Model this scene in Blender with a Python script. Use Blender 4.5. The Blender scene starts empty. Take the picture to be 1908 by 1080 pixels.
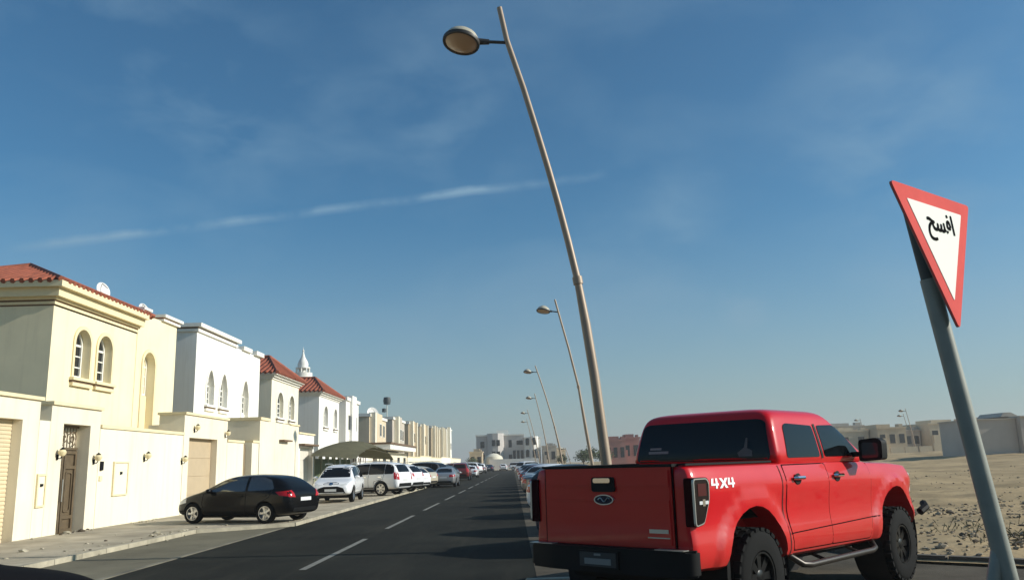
import bpy, bmesh, math, random
from mathutils import Vector, Matrix, noise
from mathutils.bvhtree import BVHTree
from mathutils.geometry import tessellate_polygon
random.seed(7)
R = math.radians
SC = bpy.context.scene
COL = SC.collection

# ------------------------------------------------------------------ camera
PITCH, YAW, ROLL, EYE, FPX = R(11.73), R(-0.29), 0.028, 1.6, 1550.0
fw = Vector((-math.sin(YAW)*math.cos(PITCH), math.cos(YAW)*math.cos(PITCH), math.sin(PITCH)))
ri = Vector((math.cos(YAW), math.sin(YAW), 0)); up = ri.cross(fw)
rx = ri*math.cos(ROLL) - up*math.sin(ROLL); ry = ri*math.sin(ROLL) + up*math.cos(ROLL)
cd = bpy.data.cameras.new("camera"); cam = bpy.data.objects.new("camera", cd); COL.objects.link(cam)
cd.sensor_width = 36.0; cd.lens = 36.0*FPX/1908.0; cd.clip_start = 0.1; cd.clip_end = 6000
m = Matrix((rx, ry, -fw)).transposed().to_4x4(); m.translation = Vector((0, 0, EYE)); cam.matrix_world = m
SC.camera = cam

# ------------------------------------------------------------------ light
SUN_AZ, SUN_EL = R(-4), R(25)            # azimuth from +X towards +Y
w = bpy.data.worlds.new("World"); SC.world = w; w.use_nodes = True
nt = w.node_tree; nt.nodes.clear()
N = nt.nodes.new; L = nt.links.new
out = N("ShaderNodeOutputWorld"); bg = N("ShaderNodeBackground"); sky = N("ShaderNodeTexSky")
sky.sky_type = 'NISHITA'; sky.sun_disc = False; sky.sun_elevation = SUN_EL; sky.sun_rotation = R(90) - SUN_AZ
sky.air_density = 1.0; sky.dust_density = 0.9; sky.ozone_density = 2.5; sky.altitude = 0
bg.inputs[1].default_value = 0.098
tc = N("ShaderNodeTexCoord")
# windscreen reflections painted into the sky as wisps and a trail, placed by direction
nz = N("ShaderNodeTexNoise"); nz.inputs["Scale"].default_value = 3.2; nz.inputs["Detail"].default_value = 5; nz.inputs["Distortion"].default_value = 0.3
mp = N("ShaderNodeMapping"); mp.inputs["Scale"].default_value = (1.0, 1.0, 1.9); mp.inputs["Rotation"].default_value = (0.2, 0.5, 0.3)
L(tc.outputs["Generated"], mp.inputs[0]); L(mp.outputs[0], nz.inputs["Vector"])
cr = N("ShaderNodeValToRGB"); cr.color_ramp.elements[0].position = 0.50; cr.color_ramp.elements[1].position = 0.78
cr.color_ramp.elements[0].color = (0, 0, 0, 1); cr.color_ramp.elements[1].color = (0.30, 0.30, 0.30, 1)
L(nz.outputs[0], cr.inputs[0])
def vmath(op, a, b):
    n = N("ShaderNodeVectorMath"); n.operation = op
    L(a, n.inputs[0]); n.inputs[1].default_value = b
    return n.outputs["Value"] if op == 'DOT_PRODUCT' else n.outputs[0]
def math_(op, a, b=0.0, c=0.0):
    n = N("ShaderNodeMath"); n.operation = op
    for i, v in enumerate((a, b, c)):
        if isinstance(v, (int, float)): n.inputs[i].default_value = v
        else: L(v, n.inputs[i])
    return n.outputs[0]
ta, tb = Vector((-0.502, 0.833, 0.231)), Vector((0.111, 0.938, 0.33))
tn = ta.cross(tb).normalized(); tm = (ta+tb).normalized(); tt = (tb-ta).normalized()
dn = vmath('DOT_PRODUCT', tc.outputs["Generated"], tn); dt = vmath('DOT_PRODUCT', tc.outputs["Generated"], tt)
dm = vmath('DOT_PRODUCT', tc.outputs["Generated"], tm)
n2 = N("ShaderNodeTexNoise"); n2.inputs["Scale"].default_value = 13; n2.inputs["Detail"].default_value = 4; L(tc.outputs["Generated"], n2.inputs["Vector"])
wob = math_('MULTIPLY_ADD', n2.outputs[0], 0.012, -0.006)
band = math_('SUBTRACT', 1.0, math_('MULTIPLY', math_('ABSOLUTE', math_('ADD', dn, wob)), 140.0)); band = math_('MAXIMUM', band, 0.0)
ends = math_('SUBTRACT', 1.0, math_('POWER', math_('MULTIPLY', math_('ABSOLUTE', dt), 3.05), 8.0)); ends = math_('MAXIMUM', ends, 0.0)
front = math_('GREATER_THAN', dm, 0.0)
glare_streak = math_('MULTIPLY', math_('MULTIPLY', band, ends), math_('MULTIPLY', front, math_('MULTIPLY_ADD', n2.outputs[0], 3.2, -1.15)))
glare_streak = math_('MAXIMUM', glare_streak, 0.0)
# a few denser patches of painted windscreen reflection
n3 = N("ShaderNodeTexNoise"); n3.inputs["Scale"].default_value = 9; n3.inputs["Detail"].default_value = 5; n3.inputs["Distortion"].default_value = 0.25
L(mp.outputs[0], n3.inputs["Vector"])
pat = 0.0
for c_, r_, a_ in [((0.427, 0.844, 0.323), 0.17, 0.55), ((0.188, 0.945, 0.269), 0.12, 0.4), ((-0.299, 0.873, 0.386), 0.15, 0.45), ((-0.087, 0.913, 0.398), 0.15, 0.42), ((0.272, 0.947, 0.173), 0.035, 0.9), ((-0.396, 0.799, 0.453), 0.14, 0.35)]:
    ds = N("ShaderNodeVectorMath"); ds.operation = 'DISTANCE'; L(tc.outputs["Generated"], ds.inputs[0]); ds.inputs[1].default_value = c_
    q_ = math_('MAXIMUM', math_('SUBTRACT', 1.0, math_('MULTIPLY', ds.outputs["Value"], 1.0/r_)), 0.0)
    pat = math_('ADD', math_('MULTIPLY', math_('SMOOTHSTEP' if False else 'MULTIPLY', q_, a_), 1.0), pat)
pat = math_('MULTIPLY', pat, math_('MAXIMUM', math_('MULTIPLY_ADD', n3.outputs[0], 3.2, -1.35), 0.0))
fac = math_('MINIMUM', math_('ADD', math_('ADD', cr.outputs[0], pat), math_('MULTIPLY', glare_streak, 1.0)), 0.75)
hs = N("ShaderNodeMix"); hs.data_type = 'RGBA'; hs.blend_type = 'MULTIPLY'; hs.inputs[0].default_value = 1.0
L(sky.outputs[0], hs.inputs[6]); hs.inputs[7].default_value = (0.53, 0.96, 1.10, 1)
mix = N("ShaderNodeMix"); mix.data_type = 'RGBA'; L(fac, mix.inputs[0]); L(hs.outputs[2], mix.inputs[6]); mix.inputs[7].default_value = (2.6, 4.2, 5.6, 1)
# pale dust low over the horizon
sx = N("ShaderNodeSeparateXYZ"); L(tc.outputs["Generated"], sx.inputs[0])
hz = math_('POWER', math_('MAXIMUM', math_('SUBTRACT', 1.0, math_('MULTIPLY', math_('ABSOLUTE', sx.outputs[2]), 3.4)), 0.0), 1.6)
mh = N("ShaderNodeMix"); mh.data_type = 'RGBA'; L(math_('MULTIPLY', hz, 0.85), mh.inputs[0]); L(mix.outputs[2], mh.inputs[6]); mh.inputs[7].default_value = (3.9, 4.5, 4.7, 1)
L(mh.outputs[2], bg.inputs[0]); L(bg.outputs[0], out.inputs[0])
sd = bpy.data.lights.new("sun", 'SUN'); sd.energy = 5.0; sd.angle = R(0.55); sd.color = (1.0, 0.95, 0.86)
so = bpy.data.objects.new("sun", sd); COL.objects.link(so)
SDIR = Vector((math.cos(SUN_EL)*math.cos(SUN_AZ), math.cos(SUN_EL)*math.sin(SUN_AZ), math.sin(SUN_EL)))
so.rotation_euler = SDIR.to_track_quat('Z', 'Y').to_euler(); so.location = SDIR*80
SC.view_settings.view_transform = 'Standard'; SC.view_settings.look = 'None'; SC.view_settings.exposure = 0.0; SC.view_settings.gamma = 1.0

# ------------------------------------------------------------------ materials
MATS = {}
def mat(name, col, rough=0.6, metal=0.0, var=0.0, vscale=3.0, bump=0.0, bscale=40.0, spec=0.5, coat=0.0, var2=None, stretch=(1, 1, 1), emit=None):
    if name in MATS: return MATS[name]
    M = bpy.data.materials.new(name); M.use_nodes = True; t = M.node_tree
    b = t.nodes["Principled BSDF"]; b.inputs["Roughness"].default_value = rough; b.inputs["Metallic"].default_value = metal
    b.inputs["Specular IOR Level"].default_value = spec; b.inputs["Coat Weight"].default_value = coat; b.inputs["Coat Roughness"].default_value = 0.04
    b.inputs["Base Color"].default_value = (*col, 1)
    tcn = t.nodes.new("ShaderNodeTexCoord"); mpn = t.nodes.new("ShaderNodeMapping"); mpn.inputs["Scale"].default_value = stretch
    t.links.new(tcn.outputs["Object"], mpn.inputs[0])
    if var > 0:
        n = t.nodes.new("ShaderNodeTexNoise"); n.inputs["Scale"].default_value = vscale; n.inputs["Detail"].default_value = 8; n.inputs["Roughness"].default_value = 0.65
        t.links.new(mpn.outputs[0], n.inputs["Vector"])
        r = t.nodes.new("ShaderNodeValToRGB"); r.color_ramp.elements[0].position = 0.3; r.color_ramp.elements[1].position = 0.7
        c2 = var2 if var2 else tuple(c*(1-var) for c in col)
        c1 = tuple(min(1, c*(1+var*0.35)) for c in col)
        r.color_ramp.elements[0].color = (*c2, 1); r.color_ramp.elements[1].color = (*c1, 1)
        t.links.new(n.outputs[0], r.inputs[0]); t.links.new(r.outputs[0], b.inputs["Base Color"])
        rr = t.nodes.new("ShaderNodeMath"); rr.operation = 'MULTIPLY_ADD'; rr.inputs[1].default_value = 0.2; rr.inputs[2].default_value = max(0.02, rough-0.1)
        t.links.new(n.outputs[0], rr.inputs[0]); t.links.new(rr.outputs[0], b.inputs["Roughness"])
    if bump > 0:
        n = t.nodes.new("ShaderNodeTexNoise"); n.inputs["Scale"].default_value = bscale; n.inputs["Detail"].default_value = 6
        t.links.new(mpn.outputs[0], n.inputs["Vector"])
        bp = t.nodes.new("ShaderNodeBump"); bp.inputs["Strength"].default_value = bump; bp.inputs["Distance"].default_value = 0.02
        t.links.new(n.outputs[0], bp.inputs["Height"]); t.links.new(bp.outputs[0], b.inputs["Normal"])
    if emit:
        b.inputs["Emission Color"].default_value = (*emit[0], 1); b.inputs["Emission Strength"].default_value = emit[1]
    MATS[name] = M
    return M

CREAM = mat("cream_stucco", (0.85, 0.75, 0.505), 0.9, var=0.10, vscale=0.7, bump=0.25, bscale=60)
CREAM2 = mat("pale_cream_stucco", (0.82, 0.76, 0.60), 0.9, var=0.10, vscale=0.6, bump=0.25, bscale=60)
WALLC = mat("boundary_stucco", (0.85, 0.79, 0.61), 0.92, var=0.10, vscale=0.5, bump=0.3, bscale=50, stretch=(1, 1, 0.5))
PORTC = mat("portal_stucco", (0.83, 0.75, 0.58), 0.92, var=0.12, vscale=0.6, bump=0.3, bscale=50)
WHITE = mat("white_stucco", (0.82, 0.80, 0.74), 0.9, var=0.06, vscale=0.6, bump=0.2, bscale=60)
TAN = mat("tan_stucco", (0.62, 0.49, 0.33), 0.92, var=0.18, vscale=0.5, bump=0.2)
TAN2 = mat("sand_stucco", (0.68, 0.56, 0.39), 0.92, var=0.15, vscale=0.5, bump=0.2)
GREYW = mat("grey_render", (0.52, 0.46, 0.38), 0.92, var=0.15, vscale=0.4, bump=0.2)
REDW = mat("red_brown_render", (0.40, 0.20, 0.17), 0.9, var=0.2, vscale=0.5)
TRIM = mat("trim_plaster", (0.80, 0.68, 0.42), 0.85, var=0.08, vscale=2)
TRIMW = mat("white_trim_plaster", (0.82, 0.79, 0.71), 0.85, var=0.06, vscale=2)
GROOVE = mat("groove_paint", (0.16, 0.10, 0.06), 0.9)
TILE = mat("terracotta_tile", (0.34, 0.092, 0.046), 0.75, var=0.40, vscale=2.4, bump=0.3, bscale=30)
GLASS = mat("dark_window_glass", (0.012, 0.014, 0.016), 0.06, spec=0.6)
def stain(M, amt, col, zs=(9, 9, .55)):
    t = M.node_tree; b = t.nodes["Principled BSDF"]; src = b.inputs["Base Color"].links[0].from_socket
    tcn = t.nodes.new("ShaderNodeTexCoord"); mpn = t.nodes.new("ShaderNodeMapping"); mpn.inputs["Scale"].default_value = zs; t.links.new(tcn.outputs["Object"], mpn.inputs[0])
    n = t.nodes.new("ShaderNodeTexNoise"); n.inputs["Scale"].default_value = .35; n.inputs["Detail"].default_value = 7; n.inputs["Roughness"].default_value = .7; t.links.new(mpn.outputs[0], n.inputs["Vector"])
    r = t.nodes.new("ShaderNodeMapRange"); r.inputs["From Min"].default_value = .50; r.inputs["From Max"].default_value = .80; r.inputs["To Max"].default_value = amt; t.links.new(n.outputs[0], r.inputs["Value"])
    mx = t.nodes.new("ShaderNodeMix"); mx.data_type = 'RGBA'; t.links.new(r.outputs[0], mx.inputs[0]); t.links.new(src, mx.inputs[6]); mx.inputs[7].default_value = (*col, 1); t.links.new(mx.outputs[2], b.inputs["Base Color"])
for M_ in (CREAM, CREAM2, WALLC, PORTC, WHITE, TAN, TAN2, GREYW): stain(M_, .30, (.36, .28, .18))
WFRAME = mat("white_window_frame", (0.80, 0.78, 0.70), 0.5)
ASPH = mat("asphalt", (0.025, 0.026, 0.021), 0.93, spec=0.12, var=0.55, vscale=0.35, bump=0.5, bscale=120)
LANE = mat("worn_asphalt", (0.20, 0.18, 0.125), 0.93, spec=.2, var=0.3, vscale=0.6, bump=0.5, bscale=120)
PAVE = mat("dusty_paving", (0.47, 0.41, 0.305), 0.95, spec=.2, var=0.42, vscale=0.8, bump=0.5, bscale=40)
KERB = mat("kerb_concrete", (0.46, 0.41, 0.30), 0.9, var=0.45, vscale=1.5, bump=0.3)
LINE = mat("worn_road_paint", (0.24, 0.235, 0.20), 0.85, var=0.45, vscale=5)
SAND = mat("desert_sand", (0.49, 0.36, 0.20), 0.97, spec=.1, var=0.42, vscale=0.35, bump=0.9, bscale=9)
ROCK = mat("rubble_rock", (0.34, 0.27, 0.18), 0.95, var=0.5, vscale=3)
ROCKD = mat("dark_rubble", (0.10, 0.075, 0.05), 0.95, var=0.4, vscale=3)
TWIG = mat("dry_twigs", (0.055, 0.045, 0.032), 0.95)
RED = mat("red_car_paint", (0.60, 0.004, 0.009), 0.40, spec=.15, coat=.6, var=0.06, vscale=2)
def add_dust(M, z0, z1, amt, col):
    t = M.node_tree; b = t.nodes["Principled BSDF"]; src = b.inputs["Base Color"].links[0].from_socket if b.inputs["Base Color"].links else None
    tcn = t.nodes.new("ShaderNodeTexCoord"); sp = t.nodes.new("ShaderNodeSeparateXYZ"); t.links.new(tcn.outputs["Object"], sp.inputs[0])
    mr = t.nodes.new("ShaderNodeMapRange"); mr.inputs["From Min"].default_value = z1; mr.inputs["From Max"].default_value = z0; t.links.new(sp.outputs[2], mr.inputs["Value"])
    n = t.nodes.new("ShaderNodeTexNoise"); n.inputs["Scale"].default_value = 5; n.inputs["Detail"].default_value = 9; n.inputs["Roughness"].default_value = .75; t.links.new(tcn.outputs["Object"], n.inputs["Vector"])
    a = t.nodes.new("ShaderNodeMath"); a.operation = 'MULTIPLY'; t.links.new(mr.outputs[0], a.inputs[0]); t.links.new(n.outputs[0], a.inputs[1])
    c = t.nodes.new("ShaderNodeMath"); c.operation = 'MULTIPLY'; c.inputs[1].default_value = amt; t.links.new(a.outputs[0], c.inputs[0])
    mx = t.nodes.new("ShaderNodeMix"); mx.data_type = 'RGBA'; t.links.new(c.outputs[0], mx.inputs[0])
    if src: t.links.new(src, mx.inputs[6])
    else: mx.inputs[6].default_value = b.inputs["Base Color"].default_value
    mx.inputs[7].default_value = (*col, 1); t.links.new(mx.outputs[2], b.inputs["Base Color"])
add_dust(RED, .5, 1.0, .38, (.30, .20, .12))
HGLASS = mat("mirror_like_car_glass", (.17, .18, .18), .05, metal=.75)
BLACKP = mat("black_car_paint", (0.003, 0.003, 0.0035), 0.25, spec=.2, coat=0.12)
WHITEP = mat("white_car_paint", (0.86, 0.86, 0.86), 0.3, coat=0.8)
SILVERP = mat("silver_car_paint", (0.42, 0.42, 0.42), 0.3, metal=0.6, coat=0.6)
GREYP = mat("grey_car_paint", (0.07, 0.07, 0.072), 0.3, coat=0.8)
MAROONP = mat("maroon_car_paint", (0.16, 0.012, 0.012), 0.3, coat=0.8)
BLUEP = mat("navy_car_paint", (0.012, 0.018, 0.05), 0.25, coat=0.8)
BEIGEP = mat("beige_car_paint", (0.5, 0.44, 0.33), 0.3, coat=0.8)
CGLASS = mat("tinted_car_glass", (0.004, 0.005, 0.006), 0.06, spec=0.22)
PLAST = mat("black_plastic", (0.008, 0.008, 0.008), 0.6, spec=.15, var=0.2, vscale=8)
SEAM = mat("panel_gap", (0.004, 0.003, 0.003), 0.9)
REDSEAM = mat("red_panel_gap", (0.025, 0.001, 0.002), 0.8, spec=.05)
RUBBER = mat("tyre_rubber", (0.009, 0.009, 0.0085), 0.85, spec=.15, var=0.3, vscale=12)
RIMB = mat("black_rim", (0.015, 0.015, 0.015), 0.3, metal=0.5)
RIMS = mat("alloy_rim", (0.55, 0.55, 0.55), 0.3, metal=0.9)
CHROME = mat("chrome", (0.8, 0.8, 0.8), 0.08, metal=1.0)
SATIN = mat("satin_metal", (0.5, 0.48, 0.43), 0.35, metal=0.8)
SMOKE = mat("smoked_lens", (0.010, 0.005, 0.005), 0.2, spec=0.25)
LENSR = mat("red_lens", (0.45, 0.01, 0.015), 0.1)
LENSW = mat("clear_lens", (0.65, 0.66, 0.66), 0.1)
PLATE = mat("plate_white", (0.7, 0.7, 0.68), 0.5)
PLATED = mat("plate_shaded", (0.022, 0.022, 0.022), 0.5)
DECAL = mat("white_decal", (0.85, 0.85, 0.83), 0.5)
STICK = mat("faded_sticker", (0.22, 0.21, 0.19), 0.7)
POLE = mat("lamp_pole_paint", (0.33, 0.25, 0.175), 0.5, metal=0.2, var=0.15, vscale=1.2)
LAMPT = mat("lamp_hood_paint", (0.50, 0.46, 0.35), 0.45, var=0.2, vscale=4)
LAMPD = mat("lamp_rim_dark", (0.03, 0.028, 0.026), 0.5)
LAMPG = mat("lamp_diffuser", (0.42, 0.29, 0.18), 0.25)
GALV = mat("galvanised_pole", (0.26, 0.27, 0.23), 0.55, metal=0.15, var=0.25, vscale=3)
SIGNR = mat("sign_red", (0.72, 0.125, 0.11), 0.9, spec=.04, var=0.12, vscale=4)
SIGNW = mat("sign_white", (0.88, 0.87, 0.78), 0.9, spec=.04)
SIGNK = mat("sign_lettering", (0.008, 0.008, 0.008), 0.95, spec=.02)
GATEM = mat("bronze_gate_metal", (0.17, 0.125, 0.075), 0.5, metal=0.3, var=0.3, vscale=3)
SHUT = mat("roller_shutter", (0.66, 0.55, 0.36), 0.55, var=0.08, vscale=1.5)
DOORW = mat("pale_steel_door", (0.70, 0.66, 0.56), 0.5, var=0.08)
GLOBE = mat("lamp_globe", (0.74, 0.63, 0.38), 0.3)
CANV = mat("olive_shade_canvas", (0.24, 0.225, 0.135), 0.9, var=0.2, vscale=1.5)
GREENW = mat("canopy_green_shade", (0.12, 0.15, 0.075), 0.8, var=0.4, vscale=2)  # greenish shade under the canopy is put into this wall colour
LEAF = mat("leaf", (0.05, 0.07, 0.025), 0.8, var=0.5, vscale=2)
BARK = mat("bark", (0.12, 0.09, 0.06), 0.95)
DISH = mat("dish_paint", (0.72, 0.71, 0.68), 0.5)
BAGM = mat("rubbish_bag", (0.10, 0.05, 0.07), 0.4)
BAGW = mat("rubbish_paper", (0.7, 0.68, 0.64), 0.7)

stain(SAND, .6, (.20, .15, .09), (1.6, 1.0, 1)); stain(ASPH, .5, (.075, .067, .05), (3.5, .4, 1)); stain(LANE, .6, (.10, .09, .065), (2, 1, 1)); stain(PAVE, .6, (.25, .20, .13), (2.5, 2, 1))

# ------------------------------------------------------------------ helpers
def empty(name, loc=(0, 0, 0), rz=0.0, label=None, cat=None, group=None, parent=None):
    o = bpy.data.objects.new(name, None); COL.objects.link(o); o.location = loc; o.rotation_euler = (0, 0, rz)
    tag(o, label, cat, group)
    if parent: o.parent = parent
    return o
def tag(o, label=None, cat=None, group=None, kind=None):
    if label: o["label"] = label
    if cat: o["category"] = cat
    if group: o["group"] = group
    if kind: o["kind"] = kind
    return o
class MB:
    def __init__(s): s.bm = bmesh.new(); s.mi = 0
    def _mark(s, faces):
        for f in faces: f.material_index = s.mi
    def face(s, pts):
        f = s.bm.faces.new([s.bm.verts.new(p) for p in pts]); f.material_index = s.mi; return f
    def box(s, x0, x1, y0, y1, z0, z1):
        v = [s.bm.verts.new(p) for p in ((x0,y0,z0),(x1,y0,z0),(x1,y1,z0),(x0,y1,z0),(x0,y0,z1),(x1,y0,z1),(x1,y1,z1),(x0,y1,z1))]
        for q in ((3,2,1,0),(4,5,6,7),(0,1,5,4),(1,2,6,5),(2,3,7,6),(3,0,4,7)):
            s.bm.faces.new([v[i] for i in q]).material_index = s.mi
        return s
    def prism(s, poly, axis, a0, a1):
        def P(u, v, a): return (a, u, v) if axis == 'x' else ((u, a, v) if axis == 'y' else (u, v, a))
        A = [s.bm.verts.new(P(u, v, a0)) for u, v in poly]; B = [s.bm.verts.new(P(u, v, a1)) for u, v in poly]
        n = len(poly)
        s.bm.faces.new(A).material_index = s.mi; s.bm.faces.new(B[::-1]).material_index = s.mi
        for i in range(n):
            s.bm.faces.new((A[i], B[i], B[(i+1) % n], A[(i+1) % n])).material_index = s.mi
        return s
    def ring_prism(s, outer, inner, axis, a0, a1):
        def P(u, v, a): return (a, u, v) if axis == 'x' else ((u, a, v) if axis == 'y' else (u, v, a))
        V = [[s.bm.verts.new(P(u, v, a)) for u, v in poly] for a in (a0, a1) for poly in (outer, inner)]
        n = len(outer); o0, i0, o1, i1 = V
        for k in range(n):
            j = (k+1) % n
            for q in ((o0[k], o0[j], i0[j], i0[k]), (o1[j], o1[k], i1[k], i1[j]), (o0[j], o0[k], o1[k], o1[j]), (i0[k], i0[j], i1[j], i1[k])):
                s.bm.faces.new(q).material_index = s.mi
        return s
    def tube(s, pts, rad, seg=8, caps=True):
        pts = [Vector(p) for p in pts]; rad = rad if isinstance(rad, (list, tuple)) else [rad]*len(pts)
        rings = []; prev = None
        for i, p in enumerate(pts):
            d = (pts[min(i+1, len(pts)-1)] - pts[max(i-1, 0)]).normalized()
            if prev is None: a = d.orthogonal().normalized()
            else: a = (prev - d*prev.dot(d)).normalized()
            prev = a; b = d.cross(a)
            rings.append([s.bm.verts.new(p + (a*math.cos(t*2*math.pi/seg) + b*math.sin(t*2*math.pi/seg))*rad[i]) for t in range(seg)])
        for r0, r1 in zip(rings, rings[1:]):
            for t in range(seg):
                s.bm.faces.new((r0[t], r0[(t+1) % seg], r1[(t+1) % seg], r1[t])).material_index = s.mi
        if caps:
            s.bm.faces.new(rings[0][::-1]).material_index = s.mi; s.bm.faces.new(rings[-1]).material_index = s.mi
        return s
    def lathe(s, prof, seg=24, M=None):
        M = M or Matrix(); rings = []
        for r, z in prof:
            if r < 1e-6: rings.append([s.bm.verts.new(M @ Vector((0, 0, z)))])
            else: rings.append([s.bm.verts.new(M @ Vector((r*math.cos(t*2*math.pi/seg), r*math.sin(t*2*math.pi/seg), z))) for t in range(seg)])
        for a, b in zip(rings, rings[1:]):
            for t in range(seg):
                u = (t+1) % seg
                if len(a) == 1 and len(b) == 1: continue
                if len(a) == 1: q = (a[0], b[u], b[t])
                elif len(b) == 1: q = (a[t], a[u], b[0])
                else: q = (a[t], a[u], b[u], b[t])
                s.bm.faces.new(q).material_index = s.mi
        return s
    def blob(s, c, r, sub=1, jit=0.25, squash=1.0):
        g = bmesh.ops.create_icosphere(s.bm, subdivisions=sub, radius=1.0)
        for v in g['verts']:
            k = 1 + random.uniform(-jit, jit)
            v.co = Vector(c) + Vector((v.co.x*r[0]*k, v.co.y*r[1]*k, v.co.z*r[2]*k*squash))
        fs = set(f for v in g['verts'] for f in v.link_faces); s._mark(fs)
        return s
    def xform(s, M): bmesh.ops.transform(s.bm, matrix=M, verts=s.bm.verts[:]); return s
    def build(s, name, mats, parent=None, smooth=32, world=False, label=None):
        bm = s.bm
        if world and parent: bmesh.ops.translate(bm, vec=-Vector(parent.location), verts=bm.verts[:])
        bmesh.ops.recalc_face_normals(bm, faces=bm.faces[:])
        me = bpy.data.meshes.new(name); bm.to_mesh(me); bm.free()
        for M in (mats if isinstance(mats, (list, tuple)) else [mats]): me.materials.append(M)
        if smooth:
            for p in me.polygons: p.use_smooth = True
            me.set_sharp_from_angle(angle=R(smooth))
        o = bpy.data.objects.new(name, me); COL.objects.link(o)
        if parent: o.parent = parent
        if label: o["label"] = label
        return o
def children(o): return [c for c in bpy.data.objects if c.parent == o]
KIDS = {}
def copy_tree(o, parent=None):
    c = o.copy(); COL.objects.link(c)
    if parent: c.parent = parent
    if o.name not in KIDS: KIDS[o.name] = children(o)
    for ch in KIDS[o.name]: copy_tree(ch, c)
    return c
def repaint(root, old, new):
    KIDS[root.name] = children(root)
    st = list(KIDS[root.name])
    while st:
        c = st.pop(); st += children(c)
        for sl in c.material_slots:
            if sl.material == old: sl.link = 'OBJECT'; sl.material = new
def evaluated(o):
    dg = bpy.context.evaluated_depsgraph_get(); dg.update()
    return bpy.data.meshes.new_from_object(o.evaluated_get(dg))
def cut(o, cutters, subsurf=0):
    """apply subdivision then boolean differences; the cutters are removed"""
    if subsurf:
        md = o.modifiers.new("s", 'SUBSURF'); md.levels = subsurf; md.render_levels = subsurf
        me = evaluated(o); o.modifiers.clear(); o.data = me
    for c in cutters:
        md = o.modifiers.new("b", 'BOOLEAN'); md.operation = 'DIFFERENCE'; md.solver = 'EXACT'; md.object = c
    if cutters:
        me = evaluated(o); o.modifiers.clear(); o.data = me
        for c in cutters: bpy.data.objects.remove(c)
def bvh_of(o):
    bm = bmesh.new(); bm.from_mesh(o.data); t = BVHTree.FromBMesh(bm); bm.free(); return t
def rounded(poly, r, n=3):
    o = []; k = len(poly)
    for i in range(k):
        p0, p, p1 = Vector(poly[i-1]), Vector(poly[i]), Vector(poly[(i+1) % k])
        a = (p0-p); b = (p1-p); rr = min(r, a.length*.45, b.length*.45); a = p+a.normalized()*rr; b = p+b.normalized()*rr
        for j in range(n+1):
            t = j/n; o.append(tuple(a*(1-t)**2 + p*2*t*(1-t) + b*t*t))
    return o
def decal(tree, poly, axis, sign, off=0.004, step=0.08, thick=0.0):
    """a surface that follows the body behind it, cut to a polygon seen along one axis"""
    b = MB(); bm = b.bm
    f = bm.faces.new([bm.verts.new((u, 0, v)) for u, v in poly])
    us = [p[0] for p in poly]; vs = [p[1] for p in poly]
    k = math.floor(min(us)/step)+1
    while k*step < max(us):
        bmesh.ops.bisect_plane(bm, geom=bm.verts[:]+bm.edges[:]+bm.faces[:], plane_co=(k*step, 0, 0), plane_no=(1, 0, 0)); k += 1
    k = math.floor(min(vs)/step)+1
    while k*step < max(vs):
        bmesh.ops.bisect_plane(bm, geom=bm.verts[:]+bm.edges[:]+bm.faces[:], plane_co=(0, 0, k*step), plane_no=(0, 0, 1)); k += 1
    bmesh.ops.triangulate(bm, faces=[f for f in bm.faces if len(f.verts) > 4])
    for v in bm.verts:
        u, z = v.co.x, v.co.z
        if axis == 'y': o_, d = Vector((u, sign*5, z)), Vector((0, -sign, 0))
        elif axis == 'x': o_, d = Vector((sign*9, u, z)), Vector((-sign, 0, 0))
        else: o_, d = Vector((u, z, 9)), Vector((0, 0, -1))
        h = tree.ray_cast(o_, d)
        if h[0] is None: h = tree.find_nearest(Vector((u, sign*0.9, z)) if axis == 'y' else Vector((sign*2.2, u, z)))
        v.co = h[0] - d*off
    return b
def strip_poly(pts, wd):
    """closed polygon around a polyline"""
    pts = [Vector(p) for p in pts]; l, r = [], []
    for i, p in enumerate(pts):
        d = (pts[min(i+1, len(pts)-1)] - pts[max(i-1, 0)]).normalized(); n = Vector((-d.y, d.x))*wd/2
        l.append(tuple(p+n)); r.append(tuple(p-n))
    return l + r[::-1]

# ------------------------------------------------------------------ ground
def sheet(name, pts, z, M, kind='structure'):
    b = MB(); b.face([(x, y, z) for x, y in pts]); o = b.build(name, M, smooth=0)
    return tag(o, kind=kind)
sheet("ground", [(-2500, -2500), (2500, -2500), (2500, 2500), (-2500, 2500)], -0.06, SAND)
sheet("road", [(-6.4, -40), (60, -40), (60, 10.2), (8.5, 10.6), (5.6, 13.0), (5.3, 14.5), (5.3, 205), (-6.4, 205)], 0.0, ASPH)
sheet("parking_bay", [(0.3, -40), (60, -40), (60, 10.15), (8.48, 10.55), (5.55, 12.98), (5.25, 14.5), (5.25, 200), (0.3, 200)], 0.004, mat("dusty_bay_asphalt", (0.125, 0.108, 0.082), 0.95, spec=.1, var=.5, vscale=.9, bump=.5, bscale=90))
sheet("parking_lane", [(-8.5, -40), (-6.4, -40), (-6.4, 24.6), (-8.5, 23.4)], 0.0, LANE)
b = MB(); b.box(-12.2, -8.62, -40, 205, -0.05, 0.075); b.prism([(-8.615, 23.5), (-6.43, 24.7), (-6.43, 205), (-8.615, 205)], 'z', -0.05, 0.072)
tag(b.build("pavement", PAVE, smooth=0), kind='structure')
b = MB()
y = -40.0
while y < 23.0: b.box(-8.61, -8.47, y, y+0.985, -0.05, 0.10); y += 1.0
y = 24.8
while y < 200: b.box(-6.42, -6.28, y, y+0.985, -0.05, 0.10); y += 1.0
b.prism([(-8.6, 23.05), (-8.46, 22.98), (-6.29, 24.72), (-6.42, 24.78)], 'z', -0.05, 0.10)
tag(b.build("kerb", KERB, smooth=0), kind='structure')
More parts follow.
